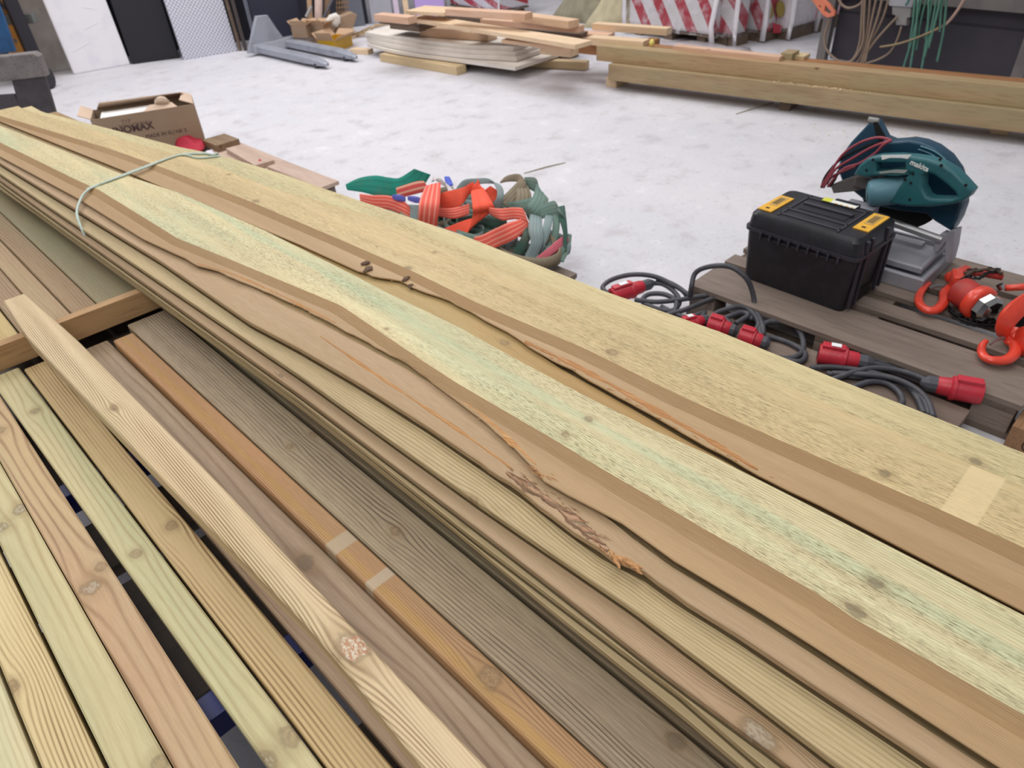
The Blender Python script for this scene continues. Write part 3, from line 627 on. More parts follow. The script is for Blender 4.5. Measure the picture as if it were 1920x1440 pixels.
c0 = pw(22, 78, px(30, 150, 0), (.54, .6, 0)); reel(c0+Vector((-.03, .05, 0)), .32, .12, (.9, -.44, .0), rk)
c1 = pw(0, -20, px(30, 150, 0), (.54, .6, 0)); reel(c1+Vector((-.03, .05, .05)), .26, .14, (.9, -.44, .0), rk)
MB().box(pw(28, 36, px(30, 150, 0), (.54, .6, 0)), (.42, .10, .09), -.7).build('crossbar', plain('crossbar_grey', (120, 122, 120), .5, .3), rk, bevel=.01)
cw = px(88, 146, .1)
cs = empty('castor_wheel', cw, 'black rubber castor with pale hub behind the saw horse', 'wheel')
MB().lathe(cw+Vector((-.02, 0, .0)), (.75, -.66, 0), [(.04, 0), (.095, 0), (.10, .012), (.10, .04), (.095, .052), (.04, .052)], 28).build('tyre', plain('rubber', (52, 50, 54), .8), cs, smooth=True, angle=.6)
MB().lathe(cw+Vector((-.03, .01, .0)), (.75, -.66, 0), [(.028, -.004), (.032, 0), (.032, .06), (.018, .066)], 16).build('hub', plain('hub', (190, 192, 192), .4, .3), cs, smooth=True, angle=.6)
# saw horse (grey weathered wood)
ghw = timber_mat('weathered_wood', (132, 126, 124), (72, 66, 66)); gdk = timber_mat('dark_weathered_wood', (84, 78, 82), (50, 46, 50))
hp = px(92, 148, .62); sh = empty('saw_horse', (hp.x, hp.y, 0), 'weathered grey wooden saw horse cut by the left picture edge', 'saw horse')
A_ = px(84, 100, .76); B_ = px(-160, 122, .76); dr = (A_-B_).normalized(); up_ = dr.cross(ZU).normalized()
M_, L_ = pixloops([[(-200, 125), (0, 104), (66, 97), (76, 104), (90, 141), (0, 152), (-200, 172)]], A_, up_)
plate('top_beam', L_, .09, ghw, M_, sh, .008)
M_, L_ = pixloops([[(24, 148), (84, 140), (106, 214), (128, 290), (60, 300), (42, 214)]], A_-up_*.0, up_)
plate('leg', L_, .045, gdk, M_, sh, .004)
M_, L_ = pixloops([[(-200, 198), (0, 178), (30, 176), (40, 204), (0, 210), (-200, 235)]], A_-up_*.0, up_)
plate('rail', L_, .04, gdk, M_, sh, .004)
M_, L_ = pixloops([[(-200, 168), (-140, 160), (-120, 240), (-110, 330), (-180, 330)]], A_, up_)
plate('leg', L_, .045, gdk, M_, sh, .004)

# ================================================================== pallet truck
jm = plain('truck_grey', (168, 172, 182), .5, .35, .5, .4, 7.0, (112, 114, 124)); jt = plain('truck_top_grey', (184, 186, 194), .45, .3, .5, .3, 9.0)
jh = px(478, 99, .03); jt1 = px(600, 127, .03); jd = (jt1-jh).normalized(); js = Vector((jd.y, -jd.x, 0)); js = js if js.x > 0 else -js
JL = (jt1-jh).length
jk = empty('pallet_truck', (jh.x, jh.y, 0), 'grey pallet truck with two forks and upright frame plate by the wall', 'pallet truck')
def fork(o0):
    mb = MB(); w_ = .125; rings = []
    for t, ww, z0, z1 in ((0, w_, .03, .10), (.78, w_, .03, .10), (.84, w_*.92, .035, .095), (.93, w_*.8, .03, .085), (1.0, w_*.5, .03, .07), (1.02, w_*.2, .04, .06)):
        c = o0+jd*JL*t; rings.append([c-js*ww/2+ZU*z0, c-js*ww/2+ZU*(z1-.012), c-js*(ww/2-.02)+ZU*z1, c+js*(ww/2-.02)+ZU*z1, c+js*ww/2+ZU*(z1-.012), c+js*ww/2+ZU*z0])
    mb.loft(rings); f_ = mb.build('fork', jm, jk, bevel=.003)
    a = o0+jd*JL*.9
    for k in (-1, 1): MB().lathe(a+js*(k*.035-.02)+ZU*.025, js, [(.025, 0), (.027, .004), (.027, .04), (.025, .044)], 14).build('roller', plain('roller', (60, 60, 64), .5), f_, smooth=True, angle=.6)
j0 = Vector((jh.x, jh.y, 0))+js*.08
fork(j0); fork(j0+js*.36)
pixplate('frame_plate', [[(464, 100), (479, 30), (500, 28), (516, 52), (540, 84), (536, 92)]], j0+js*.2+jd*.02, jd*1.0, .05, jm, jk, .006)
MB().box(j0+js*.2-jd*.0+ZU*.07, (.60, .10, .10), math.atan2(js.y, js.x)).build('cross_frame', jt, jk, bevel=.012)

# ================================================================== junk corner: boxes, crate, tubes
card = plain('cardboard', (168, 142, 118), .85, 0, .2, .2, 5.0, (140, 114, 92), .1); card2 = plain('cardboard_light', (196, 164, 134), .85, 0, .2, .2, 5.0)
def openbox(name, c, d, rot, mat, label, cat='box', flaps=True, fl=.09):
    r = empty(name, (c[0], c[1], c[2]), label, cat); t = .008; R = Matrix.Rotation(rot, 3, 'Z'); C3 = Vector(c)
    W_, D_, H_ = d
    mb = MB()
    for dx, dy, sx, sy in ((0, -D_/2, W_, t), (0, D_/2, W_, t), (-W_/2, 0, t, D_), (W_/2, 0, t, D_)): mb.box(C3+R@Vector((dx, dy, H_/2)), (sx, sy, H_), rot)
    mb.box(C3+ZU*t/2, (W_, D_, t), rot); mb.build('carton', mat, r)
    if flaps:
        for i, (ax, dx, dy, sx, sy, s) in enumerate((('X', 0, -D_/2, W_, fl, -1), ('X', 0, D_/2, W_, fl, 1), ('Y', -W_/2, 0, fl, D_, -1), ('Y', W_/2, 0, fl, D_, 1))):
            a = (.5+.3*((i*7) % 3)); Rf = R @ Matrix.Rotation(a*(s if ax == 'X' else -s), 3, ax)
            off = Rf @ Vector((s*fl/2 if ax == 'Y' else 0, s*fl/2 if ax == 'X' else 0, 0))
            MB().box(C3+R@Vector((dx, dy, H_))+off, (sx, sy, .005), M=Rf).build('flap', card2, r)
    return r
cz = px(585, 92, 0); dirv_ = WX
def at_(x, y, z=0, off=0): p = px(x, y, z); return p
def zt(y, x, p): return pw(x, y, p, WN).z
pA = px(580, 90, 0)
h1 = zt(70, 578, pA); h2 = zt(46, 578, pA)
openbox('carton_box', pA+WN*.10+WX*.0, (.17, .2, max(h1, .08)), .45, plain('plastic_wrapped_card', (166, 150, 146), .4), 'small carton in clear plastic under the stacked brown boxes', flaps=False)
openbox('carton_box', pA+WN*.10+ZU*(max(h1, .08)+.001), (.2, .2, h2-h1), .45, card, 'brown open carton on top of the plastic-wrapped one', fl=.06)
pB = px(612, 88, 0); hB = zt(46, 612, pB)
openbox('carton_box', pB+WN*.14, (.2, .2, hB), .45, card, 'tall brown open carton behind the yellow crate', fl=.06)
yel = plain('yellow_plastic', (204, 160, 40), .45, 0, .5, .2, 6.0)
pY = px(634, 93, 0); hY = zt(72, 634, pY)
yc = openbox('yellow_crate', pY+WN*.08+WX*.0, (.34, .22, hY), .38, yel, 'small yellow crate with cardboard flaps on the floor', 'crate', fl=.10)
pC = px(643, 84, 0)
cb2 = pixplate('carton_box', [[(625, 62), (636, 30), (658, 22), (667, 26), (656, 60), (640, 68)]], pC+WN*.32, WN, .16, card, None, .004); tag(cb2, 'flattened brown carton tilted behind the yellow crate', 'box')
pixb = pixplate('white_bag', [[(611, 38), (618, 28), (630, 24), (637, 30), (638, 42), (631, 51), (620, 49)]], pC+WN*.22, WN, .10, plain('white_bag', (228, 222, 214), .7, bump=.4), None, .03); tag(pixb, 'crumpled white bag lying on the brown cartons', 'bag')
def tube_(name, a, b, r, off, mat, label, cat):
    p, q = pw(*a, pA+WN*off, WN), pw(*b, pA+WN*off, WN)
    o = MB().lathe(p, q-p, [(r*.7, 0), (r, 0), (r, (q-p).length), (r*.7, (q-p).length)], 16).build(name, mat, smooth=True, angle=.6); return tag(o, label, cat)
tube_('paper_roll', (597, 36), (598, -60), .045, .30, plain('pink_paper', (232, 206, 196), .7), 'pale pink paper roll standing in the cartons', 'roll')
tube_('cardboard_tube', (583, 52), (576, -60), .03, .33, card2, 'brown cardboard tube left of the pink roll', 'tube')
tube_('cardboard_tube', (612, 40), (616, -60), .035, .36, card, 'brown cardboard tube right of the pink roll', 'tube')
tube_('metal_tube', (607, 34), (640, -40), .016, .27, plain('tube_grey', (106, 104, 112), .4, .4), 'thin grey metal tube leaning across the cartons', 'tube')
tube_('metal_tube', (574, 32), (584, 12), .02, .2, plain('tube_silver', (170, 168, 168), .4, .4), 'short silver tube end in the left carton', 'tube')
gm = MB(); pg = pA+WN*.42
for k in range(5): a = pw(632+k*5, 30, pg, WN); b = pw(630+k*5, -40, pg, WN); gm.tube([a, b], .008, 6)
for k in range(6): a = pw(630, 24-k*9, pg, WN); b = pw(654, 22-k*9, pg, WN); gm.tube([a, b], .008, 6)
o = gm.build('lattice_panel', plain('lattice', (150, 120, 92), .7)); tag(o, 'brown lattice panel standing behind the cartons', 'panel')
o = MB().box(px(672, 52, 0)+WN*.15+ZU*1.2, (.24, .12, 2.4), math.atan2(WX.y, WX.x)).build('trim_2', plain('grey_post', (112, 116, 126), .6, 0, .4, .3, 5.0), bevel=.008); o['kind'] = 'structure'
for k in range(7):
    a = px(655+k*8+random.uniform(-4, 4), 66-k*3+random.uniform(-3, 3), .03+.01*k); b = a+Vector((random.uniform(.1, .3), random.uniform(-.3, .1), .02))
    o = bar('wood_offcut', a, b, .025, .02, timber_mat('offcut', (206, 184, 150), (150, 116, 78)) if k == 0 else bpy.data.materials['offcut'], bevel=0); tag(o, 'thin wood offcut scattered between the cartons and the plasterboards', 'offcut', 'thin offcuts by the plasterboards')

# ================================================================== plasterboard stack and pine timbers
pbm = plain('plasterboard', (226, 218, 208), .8, 0, .25, .12, 3.0, (196, 184, 172)); pbe = plain('plaster_edge', (238, 236, 236), .8, 0, .2, .15, 30.0)
pine = timber_mat('pine', (222, 190, 160), (192, 150, 114)); pine2 = timber_mat('pine_pale', (228, 202, 170), (200, 164, 124)); pine3 = timber_mat('pine_pinkish', (218, 182, 156), (186, 140, 110))
spruce = timber_mat('spruce_yellow', (212, 190, 152), (184, 154, 110))
def slab(name, pix, z, dep, thk, mats, label, cat, group=None, lift=None):
    pts = spline([tuple(px(x, y, z)) for x, y in pix], 5); rings = []
    dv = (pts[-1]-pts[0]).normalized(); back = Vector((-dv.y, dv.x, 0)); back = back if back.x > 0 else -back
    for i, p in enumerate(pts):
        q_ = p + (ZU*lift(i/(len(pts)-1)) if lift else Vector()); rings.append([q_, q_+back*dep, q_+back*dep-ZU*thk, q_-ZU*thk])
    o = MB().loft(rings).build(name, mats); return tag(o, label, cat, group)
nm = ['topmost white plasterboard sheet of the sagging stack', 'second plasterboard sheet from the top of the stack', 'third plasterboard sheet from the top of the stack', 'lowest plasterboard sheet, longest, of the sagging stack']
for i, (pix, z) in enumerate(((((684, 60), (745, 70), (850, 82), (962, 90)), .225), (((686, 66), (745, 78), (850, 91), (966, 99)), .19), (((688, 73), (745, 86), (850, 100), (968, 108)), .155), (((688, 82), (745, 96), (850, 110), (966, 126)), .115))):
    slab('plasterboard', pix, z, .62, .0345 if i < 3 else .03, pbm if i != 0 else pbm, nm[i], 'plasterboard', 'stack of plasterboard sheets')
o = bar('timber', px(711, 101, .075), px(855, 126, .075), .13, .075, spruce); tag(o, 'yellowish timber block on the floor in front of the plasterboards', 'timber')
o = bar('timber', px(655, 92, .05), px(689, 94, .05), .10, .05, pine2); tag(o, 'small timber offcut under the left end of the plasterboards', 'timber')
o = bar('timber', px(900, 112, .075)+Vector((.05, .1, 0)), px(1098, 117, .075), .10, .07, spruce); tag(o, 'timber support sticking out right of the plasterboards', 'timber')
o = bar('timber', px(700, 82, .08)+Vector((.15, .1, 0)), px(760, 86, .08)+Vector((.15, .0, 0)), .10, .08, spruce); tag(o, 'timber support hidden below the middle of the plasterboards', 'timber')
Tm = [  # near top edge a -> b, height, width, thickness, material, label
 ((786, 54), (914, 63), .300, .16, .07, pine, 'thick pine timber lying on the plasterboards'),
 ((764, 33), (1078, 84), .42, .20, .035, pine2, 'wide pale pine plank lying diagonally across the heap'),
 ((700, 27), (764, 33), .50, .12, .06, pine3, 'short pine timber end sticking out at the left of the heap'),
 ((710, 36), (764, 42), .43, .12, .04, brn, 'brownish timber just below the left end of the heap'),
 ((834, 17), (984, 26), .56, .12, .055, pine3, 'pine timber on top at the back of the heap'),
 ((960, 26), (1066, 40), .50, .13, .06, pine, 'pine timber with cut end in the middle of the heap'),
 ((900, 36), (1084, 50), .44, .10, .05, pine3, 'reddish pine timber below the middle one of the heap'),
 ((1110, 44), (1250, 54), .40, .10, .055, pine2, 'pine timber pointing right in front of the striped packs'),
 ((1100, 70), (1206, 78), .36, .12, .06, pine2, 'short pale timber lying on the large beams'),
 ((1206, 74), (1226, 76), .345, .10, .06, timber_mat('brown_end', (160, 112, 62), (116, 76, 40)), 'brown timber stub at the end of the short pale timber'),
 ((940, 74), (1070, 90), .36, .10, .03, pine, 'thin pine board under the diagonal plank'),
 ((1012, 90), (1070, 96), .31, .12, .05, pine2, 'pine offcut resting right of the plasterboards'),
 ((760, 20), (832, 24), .50, .30, .03, pine2, 'thin wide board behind the diagonal plank'),
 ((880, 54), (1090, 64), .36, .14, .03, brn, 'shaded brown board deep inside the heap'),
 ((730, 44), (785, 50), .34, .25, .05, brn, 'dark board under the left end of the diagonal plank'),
 ((1040, 60), (1140, 66), .34, .14, .03, pine3, 'small pine board between the heap and the striped packs'),
 ((650, 72), (690, 56), .03, .03, .03, pine2, 'thin pale batten end left of the heap')]
for a, b, z, w_, t_, mt, lb in Tm:
    o = bar('timber', px(*a, z), px(*b, z), w_, t_, mt); tag(o, lb, 'timber', 'pine timbers heaped on the plasterboards')
# supports below the heap (stacked stock hidden by what lies in front)
for k, (z0, z1, y0, lb) in enumerate(((.0, .14, 6.4, 'long timber deep under the heap, nearest the floor'), (.145, .29, 6.4, 'long timber deep under the heap, second from the floor'))):
    o = MB().box((0, 0, 0), (1.9, .25, z1-z0)).build('timber', brn, bevel=.004); o.location = (5.62, y0-.45, (z0+z1)/2); o.rotation_euler.z = math.pi/2; tag(o, lb, 'timber')
# yellow cap piece
o = MB().lathe(px(1222, 86, .33), ZU, [(.006, 0), (.02, .005), (.022, .03), (.01, .05)], 10).build('yellow_cap', plain('cap_yellow', (232, 214, 120), .6), smooth=True); tag(o, 'small yellow plastic cap standing on the beam edge', 'marker')

# ================================================================== glued beams on blocks
glu = timber_mat('glulam', (172, 150, 116), (128, 102, 72), (160, 144, 110)); glt = glu
b0, b1 = px(1140, 150, .08), px(1920, 250, .08); bd = (b1-b0).normalized(); bn = Vector((-bd.y, bd.x, 0)); bn = bn if bn.x > 0 else -bn
bE = b0+bd*(b1-b0).length*1.35
def zz(p, z): return Vector((p.x, p.y, z))
o = bar('beam', zz(b0, .206), zz(bE, .206), .30, .126, glu); tag(o, 'lower green-brown treated beam on blocks, nearest across the floor', 'beam')
u0_ = zz(b0-bd*.16+bn*.06, .325); o = bar('beam', u0_, zz(bE+bn*.06, .325), .13, .118, timber_mat('glulam_b', (178, 150, 114), (136, 100, 68), (168, 148, 112))); tag(o, 'upper treated beam with orange top edge resting on the lower beam', 'beam')
o = bar('beam', zz(b0-bd*.55+bn*.22, .32), zz(bE+bn*.22, .32), .10, .112, timber_mat('glulam_c', (164, 116, 76), (120, 80, 48))); tag(o, 'darker brown beam behind the upper treated beam, sticking out left', 'beam')
o = bar('beam', px(1262, 86, .355), px(1462, 107, .355), .08, .06, pine3); tag(o, 'thin pine beam with knots behind the upper treated beam', 'beam')
for (a, b, z, w_, t_, lb) in (((1464, 99), (1486, 101), .37, .14, .07, 'grey timber block at the end of the thin pine beam'), ((1488, 104), (1508, 106), .345, .12, .03, 'pale wood offcut beside the grey timber block')):
    o = bar('block', px(*a, z), px(*b, z), w_, t_, spruce if w_ < .13 else glu); tag(o, lb, 'block')
for (x, y, ln, lb) in ((1142, 160, .3, 'light wooden block under the left end of the lower beam'), (1858, 246, .34, 'light wooden block under the right end of the lower beam')):
    p = px(x, y, 0); q_ = p+bn*ln
    o = MB().box((0, 0, 0), (ln+.1, .10, .079)).build('block', pine2, bevel=.003); o.location = (p+bn*(ln/2)+bd*.05+ZU*.0395); o.rotation_euler.z = math.atan2(bn.y, bn.x); tag(o, lb, 'block')
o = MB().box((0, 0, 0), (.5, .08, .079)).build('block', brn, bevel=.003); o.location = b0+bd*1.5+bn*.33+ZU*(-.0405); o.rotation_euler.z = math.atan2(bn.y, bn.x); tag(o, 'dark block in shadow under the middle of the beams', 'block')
shv = plain('shavings', (232, 208, 172), .9, 0, .2, .3, 50.0)
mb = MB()
for k in range(260):
    t = random.random(); which = random.random()
    if which < .5: p = zz(b0+bd*(1.75+random.gauss(0, .14))+bn*random.uniform(.005, .055), .208)
    else:
        q_ = px(random.gauss(1690, 110), random.gauss(245, 12), 0); p = q_+ZU*.001
    s = random.uniform(.004, .014); a = random.random()*6.28
    mb.add([p, p+Vector((math.cos(a)*s, math.sin(a)*s, .003)), p+Vector((math.cos(a+1)*s, math.sin(a+1)*s, .001)), p+Vector((0, 0, .004))], [(0, 1, 2), (0, 1, 3), (1, 2, 3), (0, 2, 3)])
o = mb.build('wood_shavings', shv); tag(o, 'pale wood shavings on the beam edge and floor', 'shavings', kind='stuff')

# ================================================================== striped insulation packs, tarpaulin, foam
def striped(name, ang, wdt, white=(206, 202, 204), red=(176, 62, 72)):
    n = NT(name, .35, 0, .5); X_, Y_, Z_ = n.sep(n.oc())
    t = n.M('FRACT', n.M('MULTIPLY', n.M('ADD', n.M('MULTIPLY', n.M('ADD', X_, Y_), math.cos(ang)), n.M('MULTIPLY', Z_, math.sin(ang))), 1/wdt))
    w_ = n.noise(n.oc(), 5.0, 3.0, .6)
    c = n.mix(n.M('GREATER_THAN', t, .54), srgb(white), srgb(red)); c = n.mix(n.M('MULTIPLY', n.sm(w_, .48, .7), .4), c, srgb((226, 222, 228)))
    n.b.inputs['Coat Weight'].default_value = .5; n.bump(w_, .5, .01); return n.col(c)
st1 = striped('striped_wrap', .62, .25, red=(168, 44, 60)); st2 = striped('striped_wrap_b', .8, .26, red=(168, 44, 60))
film = NT('clear_film', .18, 0, .6); film.b.inputs['Alpha'].default_value = .42; wn_ = film.noise(film.oc(), 9.0, 4.0, .7)
film.t.links.new(film.M('MULTIPLY_ADD', film.sm(wn_, .5, .7), .4, .03), film.b.inputs['Alpha']); film.bump(wn_, .5, .01)
film = film.col((.86, .85, .9, 1))
PL = (px(1330, 87, 0)-px(1180, 64, 0)).normalized(); PN = Vector((-PL.y, PL.x, 0)); PN = PN if PN.x > 0 else -PN
def pack(a, b, h, dep, mat, label, lift=.10, seed=1):
    A = px(*a, 0); B = px(*b, 0); X = PL; N_ = PN; L = abs((B-A).dot(PL)); A = (A+B)/2-PL*L/2; B = A+PL*L
    rr = random.Random(seed); r = empty('insulation_pack', (A+B)/2, label, 'insulation pack', 'plastic-wrapped striped insulation packs')
    nb = 4
    mb = MB().box((0, 0, h/2), (L, dep, h)); me_o = mb.build('bales', mat, None, bevel=.03)
    me_o.parent = r; M = Matrix((X, N_, ZU)).transposed().to_4x4(); M.translation = N_*dep/2+ZU*lift; me_o.matrix_local = M
    # crinkled film skin
    rings = []; nx = 24
    for j in range(9):
        z = h*j/8; ring = []
        for (ax, ay, bx, by) in ((-1, 0, 1, 0), (1, 0, 1, 1), (1, 1, -1, 1), (-1, 1, -1, 0)):
            for k in range(6):
                t = k/6; ring.append(Vector(((ax+(bx-ax)*t)*(L/2+.02), (ay+(by-ay)*t)*(dep+.04)-.02, z-.02))+Vector((rr.uniform(-1, 1), rr.uniform(-1, 0), rr.uniform(-1, 1)))*.014)
        rings.append(ring)
    f_ = MB().loft(rings, True, False).build('plastic_film', film, None, smooth=True); f_.parent = r; M2 = M.copy(); M2.translation = ZU*lift; f_.matrix_local = M2
    # folded film corner strips hanging to the floor
    for s_ in (-1, 1):
        pts = [Vector((s_*(L/2+.03)+rr.uniform(-.02, .02), -.03, z)) for z in (h, h*.7, h*.4, h*.1, -.08)]
        c_ = MB().ribbon(pts, .055, [(1, rr.uniform(-.4, .4), 0) for _ in pts], .006).build('film_fold', white_film, None, smooth=True); c_.parent = r; c_.matrix_local = M2
    pb = MB()
    for k in (-.38, 0, .38): pb.box((k*L, dep/2, .04-lift), (.1, dep*.95, .08))
    pb.box((0, dep/2, lift-.012-lift), (L, dep, .018)); p_ = pb.build('pallet_base', brn, None); p_.parent = r; p_.matrix_local = M2
    return r, M2, L
pack((1176, 64), (1332, 87), .9, .8, st1, 'largest red and white striped insulation pack, left of the others', seed=1)
pack((1340, 82), (1372, 88), .9, .22, st2, 'narrow striped insulation pack in cloudy white film, second from left', seed=2)
pack((1384, 74), (1428, 80), .9, .45, st1, 'striped insulation pack third from left, beside the one with yellow ovals', seed=3)
r, M2, L = pack((1430, 76), (1486, 72), .9, .6, plain('pack_white', (222, 214, 218), .4, coat=.4), 'white wrapped insulation pack showing two yellow-brown wool ovals', seed=4)
wool = plain('mineral_wool', (158, 138, 80), .95, 0, .1, .4, 60.0, (120, 100, 56), .5)
A_ = px(1430, 76, 0)
for (cx, cy, rx, ry) in ((1440, 20, 10, 17), (1463, 17, 8, 16)):
    M_, L_ = pixloops([[(cx+rx*math.cos(a), cy+ry*math.sin(a)) for a in [k*math.pi/10 for k in range(20)]]], A_-PN*.05, (px(1486, 72, 0)-A_).cross(ZU))
    e_ = plate('wool_end', L_, .03, wool, M_, r, .008)
for (cx, cy) in ((1435, 50), (1456, 54)):
    M_, L_ = pixloops([[(cx-8, cy-12), (cx+10, cy-6), (cx+8, cy+8), (cx-7, cy+8)]], A_-PN*.05, (px(1486, 72, 0)-A_).cross(ZU)); plate('red_print', L_, .02, plain('pack_red', (182, 58, 74), .5), M_, r, .005)
pack((1498, 62), (1536, 58), .9, .5, striped('striped_wrap_c', .7, .3, (206, 200, 218), (196, 96, 112)), 'lilac-white pack in shiny film right of the yellow ovals, behind the bench', seed=5)
pack((838, 24), (944, 36), .5, .5, striped('striped_wrap_d', 1.25, .17, (204, 200, 208), (172, 36, 52)), 'striped pack far back, only its lower edge above the pine heap', seed=6)
sheet = plain('film_on_floor', (190, 184, 186), .35, 0, .5, .3, 9.0, bump=.6)
mb = MB(); rr = random.Random(4); G = [[px(1165+k*22, 70+k*2.0+j*6, .012)+ZU*rr.uniform(0, .03) for k in range(12)] for j in range(4)]
vs = [p for r_ in G for p in r_]; mb.add(vs, [(j*12+k, j*12+k+1, (j+1)*12+k+1, (j+1)*12+k) for j in range(3) for k in range(11)])
o = mb.build('plastic_sheet', sheet, smooth=True); sm_ = o.modifiers.new('s', 'SOLIDIFY'); sm_.thickness = .004; tag(o, 'crumpled grey plastic sheet on the floor before the striped packs', 'sheet')
def cloth_heap(name, pix, z, hgt, dep, mat, label, cat, seed):
    """crumpled cloth: outline base line in the photo, height and depth in metres"""
    rr = random.Random(seed); A = px(*pix[0], z); B = px(*pix[1], z); X = B-A; N_ = Vector((-X.y, X.x, 0)).normalized(); N_ = N_ if N_.x > 0 else -N_
    nx, ny = 26, 14; vs = []
    ph = [rr.uniform(0, 6.28) for _ in range(8)]
    for j in range(ny+1):
        for i in range(nx+1):
            s, t = i/nx, j/ny; b_ = (math.sin(math.pi*min(1, max(0, s)))**.5)*min(1, t*3.5)
            rg = .75+.25*math.sin(s*9+t*5+ph[0])+.16*abs(math.sin(s*21-t*8+ph[1]))+.10*abs(math.sin(s*37+t*19+ph[2]))
            vs.append(A+X*s+N_*(t*dep)+ZU*(hgt*b_*rg)+X.normalized()*math.sin(t*11+ph[3]+s*13)*.02)
    mb = MB(); mb.add(vs, [(j*(nx+1)+i, j*(nx+1)+i+1, (j+1)*(nx+1)+i+1, (j+1)*(nx+1)+i) for j in range(ny) for i in range(nx)])
    o = mb.build(name, mat, smooth=True); m_ = o.modifiers.new('s', 'SOLIDIFY'); m_.thickness = .01; return tag(o, label, cat)
tarp = plain('beige_tarp', (186, 176, 146), .7, 0, .3, .25, 6.0, (150, 140, 112), .3)
cloth_heap('tarpaulin', ((1095, 52), (1180, 56)), 0, .55, 1.0, tarp, 'crumpled beige tarpaulin heaped left of the striped packs', 'tarpaulin', 3)
cloth_heap('tarpaulin', ((1030, 36), (1105, 46)), 0, .55, .8, plain('grey_tarp', (150, 144, 122), .7, 0, .3, .4, 6.0, (110, 104, 88), .4), 'smaller grey-beige tarpaulin heap behind the pine timbers', 'tarpaulin', 8)
lil = plain('lilac_foam', (182, 156, 214), .7, 0, .3, .12, 4.0)
lean('foam_sheet', (782, 36), (836, 30), 1.5, .06, lil, 'lilac foam sheet leaning behind the pine timbers', 'foam sheet', ang=.25)
lean('foam_sheet', (742, 42), (752, 41), 1.5, .05, plain('pale_pink_foam', (206, 190, 206), .7), 'narrow pinkish foam strip left of the lilac sheet', 'foam sheet', ang=.25)
lean('wooden_strip', (760, 40), (770, 39), 1.5, .05, pine2, 'pale wooden board leaning between the foam sheets', 'strip', ang=.25)
lean('grey_sheet', (698, 46), (738, 42), 1.6, .04, plain('light_grey_sheet', (170, 170, 178), .6), 'light grey sheet standing behind the left end of the pine heap', 'sheet', ang=.05)

# ================================================================== steel bench with hoses
gst = plain('bench_grey', (118, 112, 110), .5, .3, .5, .35, 5.0, (92, 88, 88)); dkp = plain('bench_dark', (62, 58, 66), .55, .1, .4, .3, 3.0)
t0, t1 = px(1527, 114, 0), px(1885, 171, 0); td = (t1-t0).normalized(); tn = Vector((-td.y, td.x, 0)); tn = tn if tn.x > 0 else -tn; TL = (t1-t0).length
bt = empty('steel_bench', (t0+t1)/2, 'large grey steel bench with dark front panel behind the beams', 'bench'); br_ = math.atan2(td.y, td.x)
for a in (.05, TL+.04):
    for d_ in (.03, .72): MB().box(t0+td*a+tn*d_+ZU*.42, (.085, .06, .84), br_).build('leg', gst, bt, bevel=.004)
MB().box(t0+td*TL/2+td*.02+tn*.02+ZU*.60, (TL+.30, .06, .15), br_).build('front_rail', gst, bt, bevel=.005)
MB().box(t0+td*TL/2+tn*.40+ZU*.86, (TL+.40, .90, .04), br_).build('bench_top', gst, bt, bevel=.004)
MB().box(t0+td*(TL/2+.04)+tn*.10+ZU*.30, (TL-.1, .012, .56), br_).build('front_panel', dkp, bt, bevel=.003)
MB().box(t0+td*(TL/2+.04)+tn*.09+ZU*.40, (TL-.1, .006, .006), br_).build('panel_seam', blk, bt)
bx = pw(1692, 24, t0-tn*.05, tn)
jb = empty('junction_box', bx, 'grey junction box hanging in front of the bench rail', 'box')
gp = plain('grey_plastic', (140, 138, 136), .5, 0, .4, .25, 8.0)
pixplate('housing', [[(1676, 10), (1712, 12), (1710, 32), (1704, 33), (1703, 47), (1683, 46), (1682, 28), (1676, 26)]], t0-tn*.06, tn, .06, gp, jb, .006)
pixplate('lid', [[(1662, -14), (1722, -10), (1714, 13), (1672, 10)]], t0-tn*.06, tn, .08, plain('grey_plastic_light', (160, 160, 166), .5), jb, .006)
hose_b = plain('brown_hose', (140, 120, 104), .6, 0, .4, .25, 12.0); hose_g = plain('green_cord', (84, 128, 112), .6, 0, .4, .3, 14.0, (58, 92, 84))
def hang(name, pix, off, r, mat, label, cat, group=None, seg=6):
    pts = [tuple(pw(x, y, t0-tn*off, tn)) for x, y in pix]
    o = MB().tube(spline(pts, 6), r, seg).build(name, mat, smooth=True); return tag(o, label, cat, group)
hb = [([(1570, -8), (1578, 8), (1592, 15), (1612, 8), (1620, -6)], 'small loop of hose at the bench rail left'),
 ([(1556, 34), (1546, 70), (1552, 96), (1575, 115), (1598, 112), (1612, 80), (1616, 30), (1618, -10)], 'wide hose loop hanging lowest left in front of the bench'),
 ([(1622, -10), (1620, 40), (1618, 78), (1606, 104), (1592, 119)], 'straight brown hose in the bundle, first from left'),
 ([(1632, -10), (1628, 40), (1622, 80), (1612, 110), (1600, 120)], 'straight brown hose in the bundle, second from left'),
 ([(1645, -10), (1636, 30), (1626, 80), (1617, 112), (1612, 120)], 'straight brown hose in the bundle, third from left'),
 ([(1656, -10), (1645, 34), (1630, 80), (1622, 118)], 'straight brown hose in the bundle, fourth from left'),
 ([(1668, -10), (1655, 34), (1634, 76), (1616, 110)], 'brown hose slanting left in the bundle, second from right'),
 ([(1682, 32), (1660, 55), (1640, 78), (1625, 100), (1618, 119)], 'brown hose slanting left in the bundle, rightmost'),
 ([(1690, 50), (1682, 75), (1668, 98), (1645, 112), (1618, 120)], 'dark curved hose closing the right side of the bundle')]
for i, (p_, lb) in enumerate(hb): hang('hose', p_, .10+.012*(i % 3), .010 if i != 8 else .008, hose_b, lb, 'hose', 'hoses hanging from the bench')
